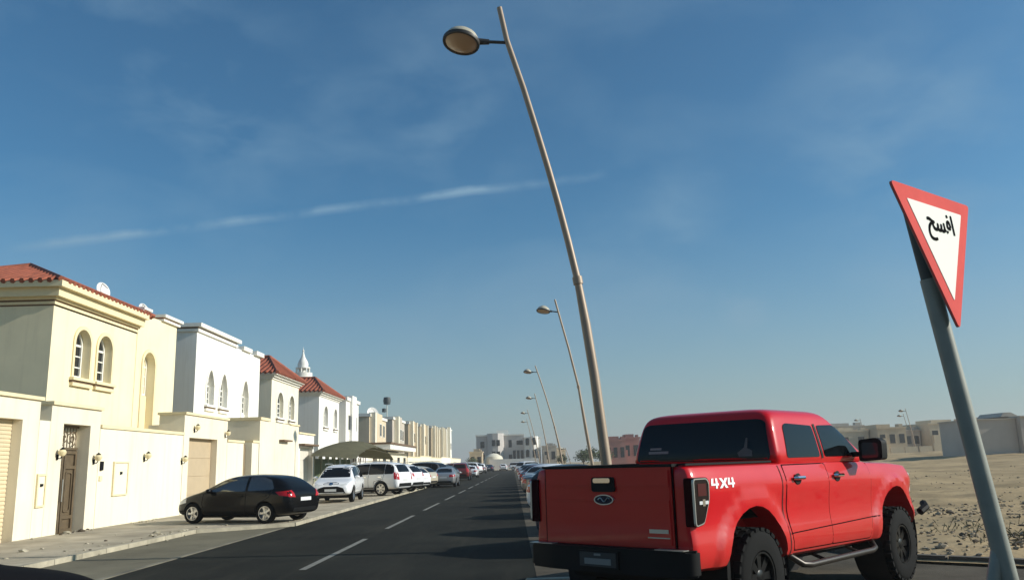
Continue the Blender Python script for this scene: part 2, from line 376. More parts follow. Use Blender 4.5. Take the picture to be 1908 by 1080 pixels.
b = MB(); b.box(-6.52, -6.40, -40, 24.0, -0.05, 0.012); tag(b.build("road_edge_strip", mat("dirty_edge_concrete", (.20, .18, .13), .95, var=.5, vscale=1.2), smooth=0), kind='structure')
b = MB()
for k in range(-1, 14):
    y0 = 14.1 + 8.6*k
    x0 = -3.45 + (y0-14)*0.0105; x1 = -3.45 + (y0+5.6-14)*0.0105
    b.face([(x0-.06, y0, .005), (x0+.06, y0, .005), (x1+.06, y0+5.6, .005), (x1-.06, y0+5.6, .005)])
tag(b.build("lane_marking", LINE, smooth=0), kind='structure')
# kerb between the parking bays and the waste ground
kp = [(60, 10.35), (8.6, 10.75), (5.75, 13.1), (5.45, 14.6), (5.45, 205)]
b = MB()
for (xa, ya), (xb, yb) in zip(kp, kp[1:]):
    d = Vector((xb-xa, yb-ya, 0)); ln = d.length; d.normalize(); n = Vector((d.y, -d.x, 0))*0.075; k = 0
    while k < ln-0.3:
        p = Vector((xa, ya, 0))+d*k; q = Vector((xa, ya, 0))+d*min(ln, k+0.96)
        b.prism([tuple((p+n)[:2]), tuple((q+n)[:2]), tuple((q-n)[:2]), tuple((p-n)[:2])], 'z', -0.05, 0.11); k += 1.0
        if k > 70: k += 3.0
tag(b.build("parking_kerb", mat("dark_kerb", (0.12, 0.10, 0.075), 0.9, var=0.4, vscale=2), smooth=0), kind='structure')
# waste ground, rising slowly away from the road
def terr(x, y):
    d = max(0.0, min(x-5.6, (x-5.6)*0.75+(y-12.9)*0.75) if y < 40 else x-5.6)
    h = 1.45*min(1.0, d/46.0)**1.3
    n_ = noise.fractal(Vector((x*.22, y*.22, 3.1)), 0.9, 2.1, 5)*0.17 + noise.noise(Vector((x*1.7, y*1.7, 1.0)))*0.06
    return h + n_*min(1.0, d/2.0) + 0.03
b = MB(); bm = b.bm
xs = [5.5 + 0.33*i for i in range(46)] + [20.7+1.2*i for i in range(30)] + [57+8*i for i in range(28)]
ys = [10.5 + 0.35*i for i in range(60)] + [31.5+1.4*i for i in range(50)] + [102+8*i for i in range(40)]
def lim(x, y):   # keep the sheet behind its kerb
    ym = 10.45 if x > 8.6 else (10.45+(8.6-x)*0.84)
    return x, max(y, ym)
V = [[None]*len(ys) for _ in xs]
for i, x in enumerate(xs):
    for j, y in enumerate(ys):
        X, Y = lim(x, y); V[i][j] = bm.verts.new((X, Y, terr(X, Y)))
for i in range(len(xs)-1):
    for j in range(len(ys)-1):
        bm.faces.new((V[i][j], V[i+1][j], V[i+1][j+1], V[i][j+1]))
bmesh.ops.remove_doubles(bm, verts=bm.verts[:], dist=0.001)
tag(b.build("waste_ground", SAND, smooth=60), kind='structure')
b = MB()
for k in range(5200):
    if k < 3000: x, y = random.uniform(5.9, 15), random.uniform(10.8, 24)
    else: x, y = random.uniform(6, 34), random.uniform(13, 50)
    if y < lim(x, -99)[1]+.25: continue
    dens = noise.noise(Vector((x*.35, y*.35, 7)))
    if dens < random.uniform(-.6, .35): continue
    s = random.uniform(.010, .042)*(1.9 if random.random() < .06 else 1)
    b.mi = 1 if random.random() < .16 else 0
    b.blob((x, y, terr(x, y)+s*.25), (s*random.uniform(.8, 1.5), s*random.uniform(.8, 1.5), s), 1, .3, .7)
tag(b.build("rubble", [ROCK, ROCKD], smooth=0), "loose stones and rubble strewn over the sandy waste ground", kind='stuff')
b = MB()
for cx, cy, n in ((9.6, 15.2, 26), (11.6, 16.8, 18), (12.6, 18.0, 22), (9.0, 17.5, 12), (13.2, 15.6, 20), (8.1, 14.0, 10)):
    for k in range(n*3):
        x, y = cx+random.gauss(0, .5), cy+random.gauss(0, .35)
        b.mi = 0
        p = Vector((x, y, terr(x, y))); d = Vector((random.uniform(-1, 1), random.uniform(-1, 1), random.uniform(.3, 1.4))).normalized()*random.uniform(.08, .22)
        b.tube([p, p+d*.5, p+d+Vector((0, 0, .02))], [.007, .005, .002], 3, False)
        b.face([p+d*.5, p+d*.8+Vector((.03, 0, 0)), p+d*1.1])
tag(b.build("scrub_weeds", mat("dry_scrub", (0.085, 0.085, 0.04), 0.95, var=.4, vscale=6), smooth=0), "low dry scrub growing on the waste ground", kind='stuff')

# ------------------------------------------------------------------ houses
XW = -12.2          # street face of the boundary walls
def arch(y0, y1, z0, z1, pointed=False, n=8):
    yc, r = (y0+y1)/2, (y1-y0)/2
    pts = [(y0, z0), (y1, z0)]
    if pointed:
        h = r*1.5
        for i in range(n+1):
            t = i/n; pts.append((y1-r*t**1.0*(1)+0, z1-h+h*math.sin(t*math.pi/2)**.9))
        for i in range(n-1, -1, -1):
            t = i/n; pts.append((y0+r*t, z1-h+h*math.sin(t*math.pi/2)**.9))
    else:
        for i in range(2*n+1):
            a = math.pi*i/(2*n); pts.append((yc+r*math.cos(a), z1-r+r*math.sin(a)))
    return pts
def grow(poly, d):
    ys_ = [p[0] for p in poly]; zs = [p[1] for p in poly]; yc = (min(ys_)+max(ys_))/2; zc = (min(zs)+max(zs))/2
    ky = 1+2*d/(max(ys_)-min(ys_)); kz = 1+2*d/(max(zs)-min(zs))
    return [(yc+(y-yc)*ky, zc+(z-zc)*kz) for y, z in poly]
def cutter(poly, x0, x1):
    b = MB(); b.prism(poly, 'x', x0, x1); return b.build("cutter", [], smooth=0)
def window(root, xf, y0, y1, z0, z1, depth=.32, pointed=False, trim=TRIM, zglass=None, sill=True, surround=True):
    """frame + pane + sill in a recess already cut into the wall face x = xf"""
    zg = zglass if zglass is not None else z0
    g = 0.015
    pol = arch(y0+g, y1-g, zg+g, z1-g, pointed)
    b = MB(); xa = xf-depth+0.02
    b.ring_prism(pol, grow(pol, -.075), 'x', xa, xa+.07)
    yc = (y0+y1)/2; zt = z1-(y1-y0)/2*(1.5 if pointed else 1)
    b.box(xa+.012, xa+.058, yc-.035, yc+.035, zg+.10, zt)
    b.box(xa+.015, xa+.055, y0+.10, y1-.10, zt-.04, zt+.04)
    for k in range(1, 3):
        zz = zg+(zt-zg)*k/3; b.box(xa+.016, xa+.054, y0+.10, y1-.10, zz-.022, zz+.022)
    f = b.build("window", WFRAME, root, world=True, smooth=0)
    b = MB(); b.prism(grow(pol, -.06), 'x', xa-.012, xa+.008); o = b.build("pane", GLASS, None, smooth=0); o.data.transform(Matrix.Translation(-Vector(root.location))); o.parent = f
    def sub(bb, nm, mats):
        o = bb.build(nm, mats, None, smooth=0); o.data.transform(Matrix.Translation(-Vector(root.location))); o.parent = f
    if surround:
        b = MB(); po = arch(y0, y1, z0, z1, pointed); b.ring_prism(grow(po, .13), grow(po, .003), 'x', xf-.05, xf+.045); sub(b, "surround", trim)
    if sill:
        b = MB(); b.box(xf-.05, xf+.17, y0-.22, y1+.22, z0-.135, z0-.045); b.box(xf-.05, xf+.12, y0-.17, y1+.17, z0-.33, z0-.215)
        b.mi = 1; b.box(xf-.05, xf+.09, y0-.18, y1+.18, z0-.215, z0-.135); sub(b, "sill", [trim, GROOVE])
    if zglass is not None and zglass > z0+.1:
        b = MB(); b.box(xf-depth-.01, xf-depth+.14, y0+.01, y1-.01, z0+.01, zg-.005); sub(b, "panel", trim)
def hip_roof(root, x0, x1, y0, y1, ze, za, axp, ayp, ridge=0.0, rib=.30, name="roof", soffit=TRIM):
    """roof over a rectangle: hip end at the street side (x1), ridge of given length running back along -x"""
    A = Vector((axp, ayp, za)); B = Vector((axp-ridge, ayp, za))
    c = [Vector((x1, y0, ze)), Vector((x1, y1, ze)), Vector((x0, y1, ze)), Vector((x0, y0, ze))]
    b = MB()
    faces = [[c[0], c[1], A], [c[2], c[3], B], [c[3], c[0], A, B], [c[1], c[2], B, A]] if ridge > 0 else [[c[0], c[1], A], [c[1], c[2], A], [c[2], c[3], A], [c[3], c[0], A]]
    for f in faces: b.face(f)
    b.face(c[::-1])
    for f in faces:      # tile ribs
        e0, e1 = f[0], f[1]; ed = (e1-e0); ln = ed.length; ed.normalize()
        nrm = (f[1]-f[0]).cross(f[2]-f[0]).normalized()
        if nrm.z < 0: nrm = -nrm
        upv = nrm.cross(ed).normalized()
        if upv.z < 0: upv = -upv
        prof = [(0.0, 0.0)] + [((p-e0).dot(ed), (p-e0).dot(upv)) for p in f[2:][::-1]] + [(ln, 0.0)]
        s = rib*.5
        while s < ln:
            h = 0
            for (sa, ha), (sb, hb) in zip(prof, prof[1:]):
                if sa <= s <= sb and sb > sa: h = ha+(hb-ha)*(s-sa)/(sb-sa)
            if h > .15: b.tube([e0+ed*s-upv*.06+nrm*.01, e0+ed*s+upv*h+nrm*.01], rib*.30, 6)
            s += rib
    for p in c: b.tube([p+Vector((0, 0, .03)), (A if (p-A).length <= (p-B).length+.01 else B)+Vector((0, 0, .05))], .10, 6)
    if ridge > 0: b.tube([A+Vector((0, 0, .05)), B+Vector((0, 0, .05))], .11, 6)
    return b.build(name, TILE, root, world=True, smooth=50)

# --- cream villa with the tiled pavilion roof, nearest on the left
vil = empty("villa", (-15, 30, 0), label="cream two-storey villa with red tiled pavilion roof and three arched windows, nearest on the street", cat="house")
xf = -15.0
b = MB(); b.box(-26, xf, 27, 33.2, 0.1, 7.15); wl = b.build("wall", CREAM, vil, world=True, smooth=0)
wins = [(28.5, 29.55, 4.92, 6.6, None), (30.1, 31.18, 4.92, 6.62, None)]
loc = Matrix.Translation(-Vector(vil.location))
def lcut(poly, x0, x1, root):
    o = cutter(poly, x0, x1); o.data.transform(Matrix.Translation(-Vector(root.location))); o.location = root.location; return o
cut(wl, [lcut(arch(a, c, z0, z1), xf-.34, xf+.4, vil) for a, c, z0, z1, _ in wins])
b = MB(); b.box(-26, xf+.02, 33.201, 37.1, 0.1, 8.0); w2 = b.build("wall", CREAM, vil, world=True, smooth=0)
cut(w2, [lcut(arch(33.85, 34.97, 3.1, 6.5), xf-.34, xf+.4, vil)])
for a, c, z0, z1, zg in wins: window(vil, xf, a, c, z0, z1, .34, zglass=zg)
window(vil, xf+.02, 33.85, 34.97, 3.1, 6.5, .40, zglass=4.75, sill=False)
b = MB()
for z0, z1, p in ((7.15, 7.24, .05), (7.30, 7.38, .12), (7.38, 7.66, .28), (7.66, 7.86, .46)):
    b.box(-26, xf+p, 27-p, 33.2, z0, z1)
b.mi = 1; b.box(-26, xf+.03, 27-.03, 33.2, 7.24, 7.30); b.box(-26, xf-.0, 26.995, 33.2, 7.10, 7.15)
b.build("cornice", [TRIM, GROOVE], vil, world=True, smooth=0)
hip_roof(vil, -21.4, xf+.42, 26.55, 33.75, 7.87, 9.22, -17.7, 30.1, ridge=0.0, rib=.30)
b = MB()
b.box(-17.6, xf+.18, 33.22, 33.95, 8.003, 8.12); b.box(-17.6, xf+.24, 33.21, 34.0, 8.12, 8.22)
b.build("parapet", TRIMW, vil, world=True, smooth=0)
b = MB(); b.box(-25.8, xf+.14, 35.4, 37.2, 8.003, 8.10); b.box(-25.9, xf+.24, 35.3, 37.3, 8.16, 8.28)
b.mi = 1; b.box(-25.8, xf+.10, 35.42, 37.15, 8.10, 8.16)
b.build("parapet", [TRIMW, TILE], vil, world=True, smooth=0)
def sat_dish(loc, aim, r, label, group="satellite dishes on the roofs", mast=1.0):
    d = empty("satellite_dish", loc, label=label, cat="satellite dish", group=group)
    q = Vector(aim).normalized().to_track_quat('Z', 'Y').to_matrix().to_4x4(); q.translation = (0, 0, mast)
    MB().lathe([(0, 0), (r*.5, r*.06), (r, r*.26), (r*1.02, r*.25), (r*.5, r*.04), (0, -.02)], 20, q).build("dish", DISH, d)
    MB().tube([(0, 0, 0), (0, 0, mast)], .035, 6).build("mast", SATIN, d)
    MB().tube([q @ Vector((0, r*.9, r*.22)), q @ Vector((0, 0, r*.9))], .018, 5).build("feed_arm", SATIN, d)
    return d
sat_dish((-16.2, 32.5, 8.3), (.9, -.3, .25), .34, "white satellite dish on the roof of the cream villa by its tiled slope", mast=.45)
sat_dish((-15.6, 34.9, 8.0), (.9, -.3, .25), .28, "small white satellite dish on the cream villa behind the parapet", mast=.40)

# --- white villa
v2 = empty("villa", (-15, 44.6, 0), label="white two-storey villa with flat roof and slim pointed windows", cat="house")
b = MB(); b.box(-27, xf, 39.6, 49.8, 0.1, 8.2); wl = b.build("wall", WHITE, v2, world=True, smooth=0)
w2s = [(41.15, 42.15, 4.85, 6.55), (43.05, 44.15, 4.85, 6.55), (46.6, 47.75, 3.5, 6.55)]
cut(wl, [lcut(arch(a, c, z0, z1, True), xf-.3, xf+.4, v2) for a, c, z0, z1 in w2s])
for i, (a, c, z0, z1) in enumerate(w2s): window(v2, xf, a, c, z0, z1, .30, True, TRIMW, zglass=(4.7 if i == 2 else None), sill=i < 2)
b = MB(); b.box(-27.1, xf+.10, 39.5, 45.4, 8.203, 8.34); b.box(-27.2, xf+.26, 39.4, 45.5, 8.42, 8.60); b.box(-27, xf+.15, 46.3, 47.8, 8.203, 8.42); b.box(-27.1, xf+.2, 48.5, 49.95, 8.203, 8.44)
b.mi = 1; b.box(-27.05, xf+.05, 39.55, 45.35, 8.34, 8.42)
b.build("parapet", [TRIMW, GROOVE], v2, world=True, smooth=0)

# --- two villas with tiled bays
def bay_villa(y0, y1, ze, za, ay, M, wins_, label, back=12):
    v = empty("villa", (-15, (y0+y1)/2, 0), label=label, cat="house")
    pl = [(-15-back, y0), (-15, y0), (-15, y1-1.9), (-16.7, y1), (-15-back, y1)]
    b = MB(); b.prism(pl, 'z', .1, ze-.1); wl = b.build("wall", M, v, world=True, smooth=0)
    cut(wl, [lcut(arch(a, c, z0, z1), -15.28, -14.5, v) for a, c, z0, z1 in wins_])
    for a, c, z0, z1 in wins_: window(v, -15, a, c, z0, z1, .28, False, TRIMW)
    # a slim window in the chamfered corner of the bay
    b = MB(); d = Vector((-1.7, 1.9, 0)).normalized(); n = Vector((d.y, -d.x, 0)); c0 = Vector((-15.85, y1-.95, 0)) + n*.02
    q = [c0-d*.5, c0+d*.5, c0+d*.5+n*.06, c0-d*.5+n*.06]; b.prism([tuple(p[:2]) for p in q], 'z', 5.0, 6.45)
    f = b.build("window", WFRAME, v, world=True, smooth=0)
    b = MB(); q = [c0-d*.4+n*.05, c0+d*.4+n*.05, c0+d*.4+n*.075, c0-d*.4+n*.075]
    for zz in (5.08, 5.55, 6.0): b.prism([tuple(p[:2]) for p in q], 'z', zz, zz+.38)
    o = b.build("pane", GLASS, None, smooth=0); o.data.transform(Matrix.Translation(-Vector(v.location))); o.parent = f
    b = MB()
    for z0, z1, p in ((ze-.1, ze+.02, .08), (ze+.02, ze+.14, .22), (ze+.14, ze+.26, .38)):
        b.prism([(-15-back, y0-p), (-15+p, y0-p), (-15+p, y1-1.9+p*.4), (-16.7+p*.4, y1+p), (-15-back, y1+p)], 'z', z0, z1-.002)
    b.build("cornice", TRIMW, v, world=True, smooth=0)
    # hip end: street corner chamfered like the bay
    A = Vector((-16.3, ay, za)); B = Vector((-15-back+.5, ay, za)); e = .45; z = ze+.27
    P = [Vector(p) for p in ((-15-back, y0-e, z), (-15+e, y0-e, z), (-15+e, y1-1.9+e*.4, z), (-16.7+e*.4, y1+e, z), (-15-back, y1+e, z))]
    b = MB(); b.face([P[0], P[1], A, B]); b.face([P[1], P[2], A]); b.face([P[2], P[3], A]); b.face([P[3], P[4], B, A]); b.face([P[4], P[0], B]); b.face(P)
    def ribs(e0, e1, top, rb=.34):
        ed = (e1-e0); ln = ed.length; ed.normalize(); nrm = ed.cross(top[0]-e0).normalized(); nrm = nrm if nrm.z > 0 else -nrm
        upv = nrm.cross(ed); upv = upv if upv.z > 0 else -upv
        prof = [(0, 0)]+[((p-e0).dot(ed), (p-e0).dot(upv)) for p in top]+[(ln, 0)]; s = rb/2
        while s < ln:
            for (sa, ha), (sb, hb) in zip(prof, prof[1:]):
                if sb > sa and sa <= s <= sb:
                    h = ha+(hb-ha)*(s-sa)/(sb-sa)
                    if h > .2: b.tube([e0+ed*s-upv*.08, e0+ed*s+upv*h], rb*.28, 6)
            s += rb
    ribs(P[0], P[1], [B, A]); ribs(P[1], P[2], [A]); ribs(P[2], P[3], [A])
    for p in (P[1], P[2], P[3]): b.tube([p, A+Vector((0, 0, .05))], .12, 6)
    b.tube([A+Vector((0, 0, .05)), B+Vector((0, 0, .05))], .12, 6)
    b.build("roof", TILE, v, world=True, smooth=50)
    return v
bay_villa(52.4, 61.0, 7.3, 9.05, 56.2, CREAM2, [(53.7, 55.1, 4.9, 6.5), (56.6, 57.9, 4.9, 6.5)], "pale villa with red tiled bay roof beside the flat-roofed white villa")
bay_villa(65.5, 75.0, 7.25, 8.95, 69.5, WHITE, [(67.2, 68.6, 4.9, 6.5), (71.0, 72.2, 4.9, 6.5)], "white villa with red tiled bay roof under the minaret, by the shade canopy")

# --- plain villas further down the street
def plain_villa(y0, y1, h, xf, M, label, fins=(), dep=14, n=3, group="plain villas down the street"):
    v = empty("villa", (xf, (y0+y1)/2, 0), label=label, cat="house", group=group)
    b = MB(); b.box(xf-dep, xf, y0, y1, .1, h); b.box(xf-dep*.55, xf+.25, y0+(y1-y0)*.28, y0+(y1-y0)*.62, .1, h+.55); wl = b.build("wall", M, v, world=True, smooth=0)
    for bx_ in ((xf-dep-.15, xf+.15, y0-.15, y0+.20, h+.002, h+.32), (xf-dep-.15, xf+.15, y1-.2, y1+.15, h+.002, h+.32), (xf-.2, xf+.15, y0+.2, y0+(y1-y0)*.27, h+.002, h+.30), (xf-.2, xf+.15, y0+(y1-y0)*.63, y1-.2, h+.002, h+.30)):
        b = MB(); b.box(*bx_); b.build("parapet", TRIMW, v, world=True, smooth=0)
    for k in range(n):
        yc = y0+(y1-y0)*(k+.5)/n; fx = xf+.25 if abs((k+.5)/n-.45) < .17 else xf
        b = MB(); b.box(fx+.001, fx+.05, yc-.6, yc+.6, 4.9, 6.4); f = b.build("window", WFRAME, v, world=True, smooth=0)
        b = MB(); b.box(fx+.03, fx+.07, yc-.5, yc+.5, 5.0, 6.3); o = b.build("pane", GLASS, None, smooth=0); o.data.transform(Matrix.Translation(-Vector(v.location))); o.parent = f
    for k, zz in enumerate((4.6, 4.9)):   # windows on the gable facing the road
        xc = xf-2.6-3.6*k
        b = MB(); b.box(xc-.5, xc+.5, y0-.04, y0-.001, zz, zz+1.3); f = b.build("window", WFRAME, v, world=True, smooth=0)
        b = MB(); b.box(xc-.42, xc+.42, y0-.06, y0-.02, zz+.08, zz+1.22); o = b.build("pane", GLASS, None, smooth=0); o.data.transform(Matrix.Translation(-Vector(v.location))); o.parent = f
    for fy in fins:
        b = MB(); b.box(xf-.1, xf+.6, fy, fy+.9, .1, h+.45); b.build("pilaster", CREAM2, v, world=True, smooth=0)
    return v
plain_villa(76.2, 82.5, 7.6, -15.0, WHITE, "narrow white villa just behind the second tiled bay roof", n=2)
plain_villa(90, 102, 6.9, -15.2, TAN2, "sand villa with a white pilaster and round dish, first past the shade canopy", fins=(90.3,))
plain_villa(106, 118, 7.4, -15.0, GREYW, "grey rendered villa with a rooftop antenna behind the low porch roof", fins=(107.5,))
plain_villa(121, 131, 7.5, -14.8, TAN, "tan villa with white pilaster next after the grey one", fins=(121.5, 127))
plain_villa(134, 146, 7.7, -14.6, TAN2, "sand villa with two white pilasters midway down the street", fins=(134.5, 141))
plain_villa(150, 162, 8.1, -14.3, TAN, "tan villa with three tall white pilasters down the street", fins=(150.5, 155, 159))
plain_villa(166, 178, 8.5, -14.2, TAN2, "sand villa with three pilasters, second last of the left row", fins=(166.5, 171, 175))
plain_villa(182, 196, 9.2, -14.0, WHITE, "white villa ending the left row before the far end of the street", fins=(183,))
sat_dish((-15.9, 96.0, 6.9), (.6, -.7, .3), .75, "round dish on the sand villa's roof past the canopy", mast=.6)
an = empty("rooftop_antenna", (-16.2, 109.5, 7.4), label="dark rooftop antenna mast with drum heads on the grey villa", cat="antenna")
MB().tube([(0, 0, 0), (0, 0, 2.6)], .06, 6).build("mast", SATIN, an)
b = MB(); b.lathe([(0, 2.1), (.42, 2.15), (.5, 2.6), (.42, 3.05), (0, 3.1)], 12); b.lathe([(0, 1.1), (.28, 1.15), (.28, 1.6), (0, 1.65)], 10, Matrix.Translation((-.35, -.1, 0))); b.build("drum", mat("antenna_grey", (.05, .065, .07), .6), an)

# --- minaret
mn = empty("minaret", (-37.4, 150, 0), label="slim white minaret with balcony and pointed cap behind the tiled roofs", cat="minaret")
MB().lathe([(1.5, 0), (1.45, 15.2), (1.7, 15.5), (1.5, 15.9), (1.25, 16.0), (1.2, 16.9), (1.75, 17.4), (1.8, 17.7), (1.65, 17.7)], 12).build("shaft", WHITE, mn)
b = MB(); b.lathe([(1.72, 17.68), (1.72, 18.5), (1.64, 18.5), (1.64, 17.68)], 12)
b.build("balcony", TRIMW, mn)
b = MB()
for k in range(8):
    a = k*math.pi/4; b.tube([(1.15*math.cos(a), 1.15*math.sin(a), 17.6), (1.15*math.cos(a), 1.15*math.sin(a), 19.3)], .16, 6)
b.lathe([(.55, 17.6), (.55, 19.3)], 10); b.build("lantern", WHITE, mn)
MB().lathe([(0, 19.28), (1.32, 19.3), (1.32, 19.5), (.95, 19.55), (.98, 20.1), (.76, 20.7), (.40, 21.3), (.22, 21.9), (.12, 22.4), (.2, 22.55), (.05, 22.8), (0, 23.4)], 12).build("cap", WHITE, mn)

# ------------------------------------------------------------------ street walls, portals, gates
def bwall(y0, y1, h, label, M=WALLC, x=XW, t=.25, cap=True, group="boundary walls along the left pavement"):
    r = empty("boundary_wall", (x, (y0+y1)/2, 0), label=label, cat="wall", group=group)
    b = MB(); b.box(x-t, x, y0, y1, -.03, h-.10); b.build("wall_face", M, r, world=True, smooth=0)
    if cap: b = MB(); b.box(x-t-.05, x+.05, y0, y1, h-.098, h); b.build("coping", TRIM, r, world=True, smooth=0)
    return r
def portal(y0, y1, h, oy0, oy1, oh, label, depth=.8, M=PORTC, group="garage and gate portals in the left walls", rec=.28, steps=()):
    r = empty("gate_portal", (XW, (y0+y1)/2, 0), label=label, cat="portal", group=group)
    b = MB(); x0 = XW-depth
    b.box(x0, XW, y0, oy0, -.03, h); b.box(x0, XW, oy1, y1, -.03, h); b.box(x0, XW, oy0+.0005, oy1-.0005, oh, h-.0005)
    b.box(x0, XW-rec-.08, oy0+.001, oy1-.001, -.02, oh-.001)
    b.build("portal_frame", M, r, world=True, smooth=0)
    b = MB(); b.box(x0-.06, XW+.07, y0-.05, y1+.05, h+.002, h+.09); b.build("coping", TRIM, r, world=True, smooth=0)
    return r
def shutter(r, y0, y1, h, M=SHUT, rec=.27, slat=.10, ribbed=True):
    b = MB(); z = .02; x = XW-rec
    if ribbed:
        while z < h-.02:
            b.prism([(x-.05, z), (x-.05, z+slat*.98), (x+.004, z+slat*.98), (x+.024, z+slat*.55), (x+.02, z+slat*.18), (x+.002, z)], 'y', y0+.01, y1-.01); z += slat
    else:
        b.box(x-.05, x, y0+.01, y1-.01, .02, h); n = 4
        for k in range(n): b.box(x+.001, x+.02, y0+.03, y1-.03, .05+k*(h-.1)/n, .02+(k+1)*(h-.1)/n)
    return b.build("garage_door", M, r, world=True, smooth=0)
p1 = portal(15.5, 21.75, 3.52, 16.6, 21.0, 3.0, "cream garage portal with ribbed roller shutter at the near end of the wall")
shutter(p1, 16.6, 21.0, 3.0)
wq = bwall(21.76, 22.29, 3.12, "narrow wall pier with small hatch between the roller shutter portal and the bronze gate", t=.5, cap=False)
p2 = portal(22.3, 25.0, 3.46, 22.95, 24.42, 2.99, "cream gate portal framing a bronze double door", rec=.34)
gt = MB(); x = XW-.36
gt.box(x-.05, x, 22.96, 24.41, .05, 2.30)
g_ = gt.build("gate", GATEM, p2, world=True, smooth=0)
def gsub(bb, nm, M, par):
    o = bb.build(nm, M, None, smooth=30); o.data.transform(Matrix.Translation(-Vector(p2.location))); o.parent = par
for y0_, y1_ in ((22.99, 23.66), (23.71, 24.38)):
    b = MB(); b.box(x+.001, x+.05, y0_, y0_+.09, .06, 2.28); b.box(x+.001, x+.05, y1_-.09, y1_, .06, 2.28)
    for z_ in (.06, .42, 1.78, 2.19): b.box(x+.001, x+.05, y0_+.091, y1_-.091, z_, z_+.09)
    b.ring_prism(rounded([(y0_+.15, .6), (y1_-.15, .6), (y1_-.15, 1.7), (y0_+.15, 1.7)], .08), rounded([(y0_+.19, .64), (y1_-.19, .64), (y1_-.19, 1.66), (y0_+.19, 1.66)], .07), 'x', x+.001, x+.035)
    gsub(b, "door_leaf", GATEM, g_)
b = MB(); b.tube([(x+.11, 23.60, .9), (x+.11, 23.60, 1.5)], .018, 6); gsub(b, "handle", SATIN, g_)
b = MB()                       # scrolled transom above the leaves
b.box(x-.02, x+.04, 22.96, 24.41, 2.302, 2.37); b.box(x-.02, x+.04, 22.96, 24.41, 2.92, 2.985)
for k in range(9):
    yy = 23.06+k*.157; b.tube([(x, yy, 2.36), (x, yy, 2.93)], .013, 5)
for yy, s_ in ((23.25, 1), (24.12, -1), (23.7, 1)):
    b.tube([(x+.01, yy+s_*(.03+.20*t/18)*math.cos(t*.6), 2.64+(.03+.20*t/18)*math.sin(t*.6)) for t in range(19)], .018, 5)
b.build("transom_grille", GATEM, p2, world=True, smooth=40)
def niche_door(r, y0, y1, z0, z1):
    b = MB(); b.ring_prism([(y0, z0), (y1, z0), (y1, z1), (y0, z1)], [(y0+.05, z0+.05), (y1-.05, z0+.05), (y1-.05, z1-.05), (y0+.05, z1-.05)], 'x', XW+.001, XW+.05)
    b.mi = 1; b.box(XW+.001, XW+.022, y0+.05, y1-.05, z0+.05, z1-.05)
    b.mi = 2; yc = (y0+y1)/2; b.box(XW+.022, XW+.06, yc-.05, yc+.05, z0+(z1-z0)*.62, z0+(z1-z0)*.70)
    b.build("meter_hatch", [TRIM, WALLC, PLAST], r, world=True, smooth=0)
niche_door(wq, 21.82, 22.24, .82, 1.66)
w1 = bwall(25.02, 31.38, 3.05, "long cream boundary wall with meter hatch right of the bronze gate")
niche_door(w1, 25.95, 26.95, .95, 1.98)
b = MB(); b.box(XW+.001, XW+.05, 25.12, 25.27, 1.72, 1.98); b.mi = 1; b.box(XW+.001, XW+.035, 25.10, 25.26, 1.42, 1.56); b.build("intercom", [PLAST, TRIM], w1, world=True, smooth=0)
p3 = portal(31.42, 36.2, 3.72, 31.95, 35.0, 2.88, "taller cream garage portal beyond the black hatchback", depth=.95)
shutter(p3, 31.95, 35.0, 2.88, mat("tan_garage_door", (0.50, 0.39, 0.25), .6, var=.08), ribbed=False)
b = MB(); b.box(XW-1.35, XW-.951, 31.44, 31.9, 0, 3.35); b.build("side_pier", PORTC, p3, world=True, smooth=0)
w2 = bwall(36.22, 38.45, 2.92, "short cream wall with a tan service door", t=.3)
b = MB(); b.box(XW-.38, XW-.30, 38.46, 39.66, 0, 2.8)
sdo = b.build("side_door", mat("brown_steel_door", (.27, .20, .12), .6, var=.2), w2, world=True, smooth=0)
bwall(39.7, 40.76, 2.98, "cream pier right of the tan service door", t=.3)
h3 = empty("side_house", (XW, 44.5, 0), label="blank cream outbuilding flush with the pavement, before the white garage", cat="outbuilding")
b = MB(); b.box(XW-3.4, XW+.02, 40.8, 48.25, -.03, 3.98); b.build("wall", PORTC, h3, world=True, smooth=0)
b = MB(); b.box(XW-3.45, XW+.08, 40.75, 42.3, 3.982, 4.12); b.box(XW-3.45, XW+.08, 46.2, 48.3, 3.982, 4.06); b.build("coping", TRIM, h3, world=True, smooth=0)
b = MB(); b.box(XW+.021, XW+.30, 44.2, 45.9, 3.05, 3.13); b.build("canopy_slab", GROOVE, h3, world=True, smooth=0)
for k in (0, 1):
    b = MB(); b.lathe([(0, -.05), (.09, -.04), (.12, .03), (0, .08)], 10, Matrix.Translation((XW-1.1-.9*k, 40.76, 2.75)) @ Matrix.Rotation(R(90), 4, 'X')); b.build("vent", GROOVE, h3, world=True)
p4 = portal(48.3, 52.1, 3.58, 48.7, 51.75, 2.85, "white garage portal with pale steel doors before the shade canopy", M=WHITE)
shutter(p4, 48.7, 51.75, 2.85, DOORW, ribbed=False)
b = MB(); b.box(XW+.001, XW+.35, 48.4, 52.0, 2.92, 3.02); b.build("lintel_canopy", GROOVE, p4, world=True, smooth=0)
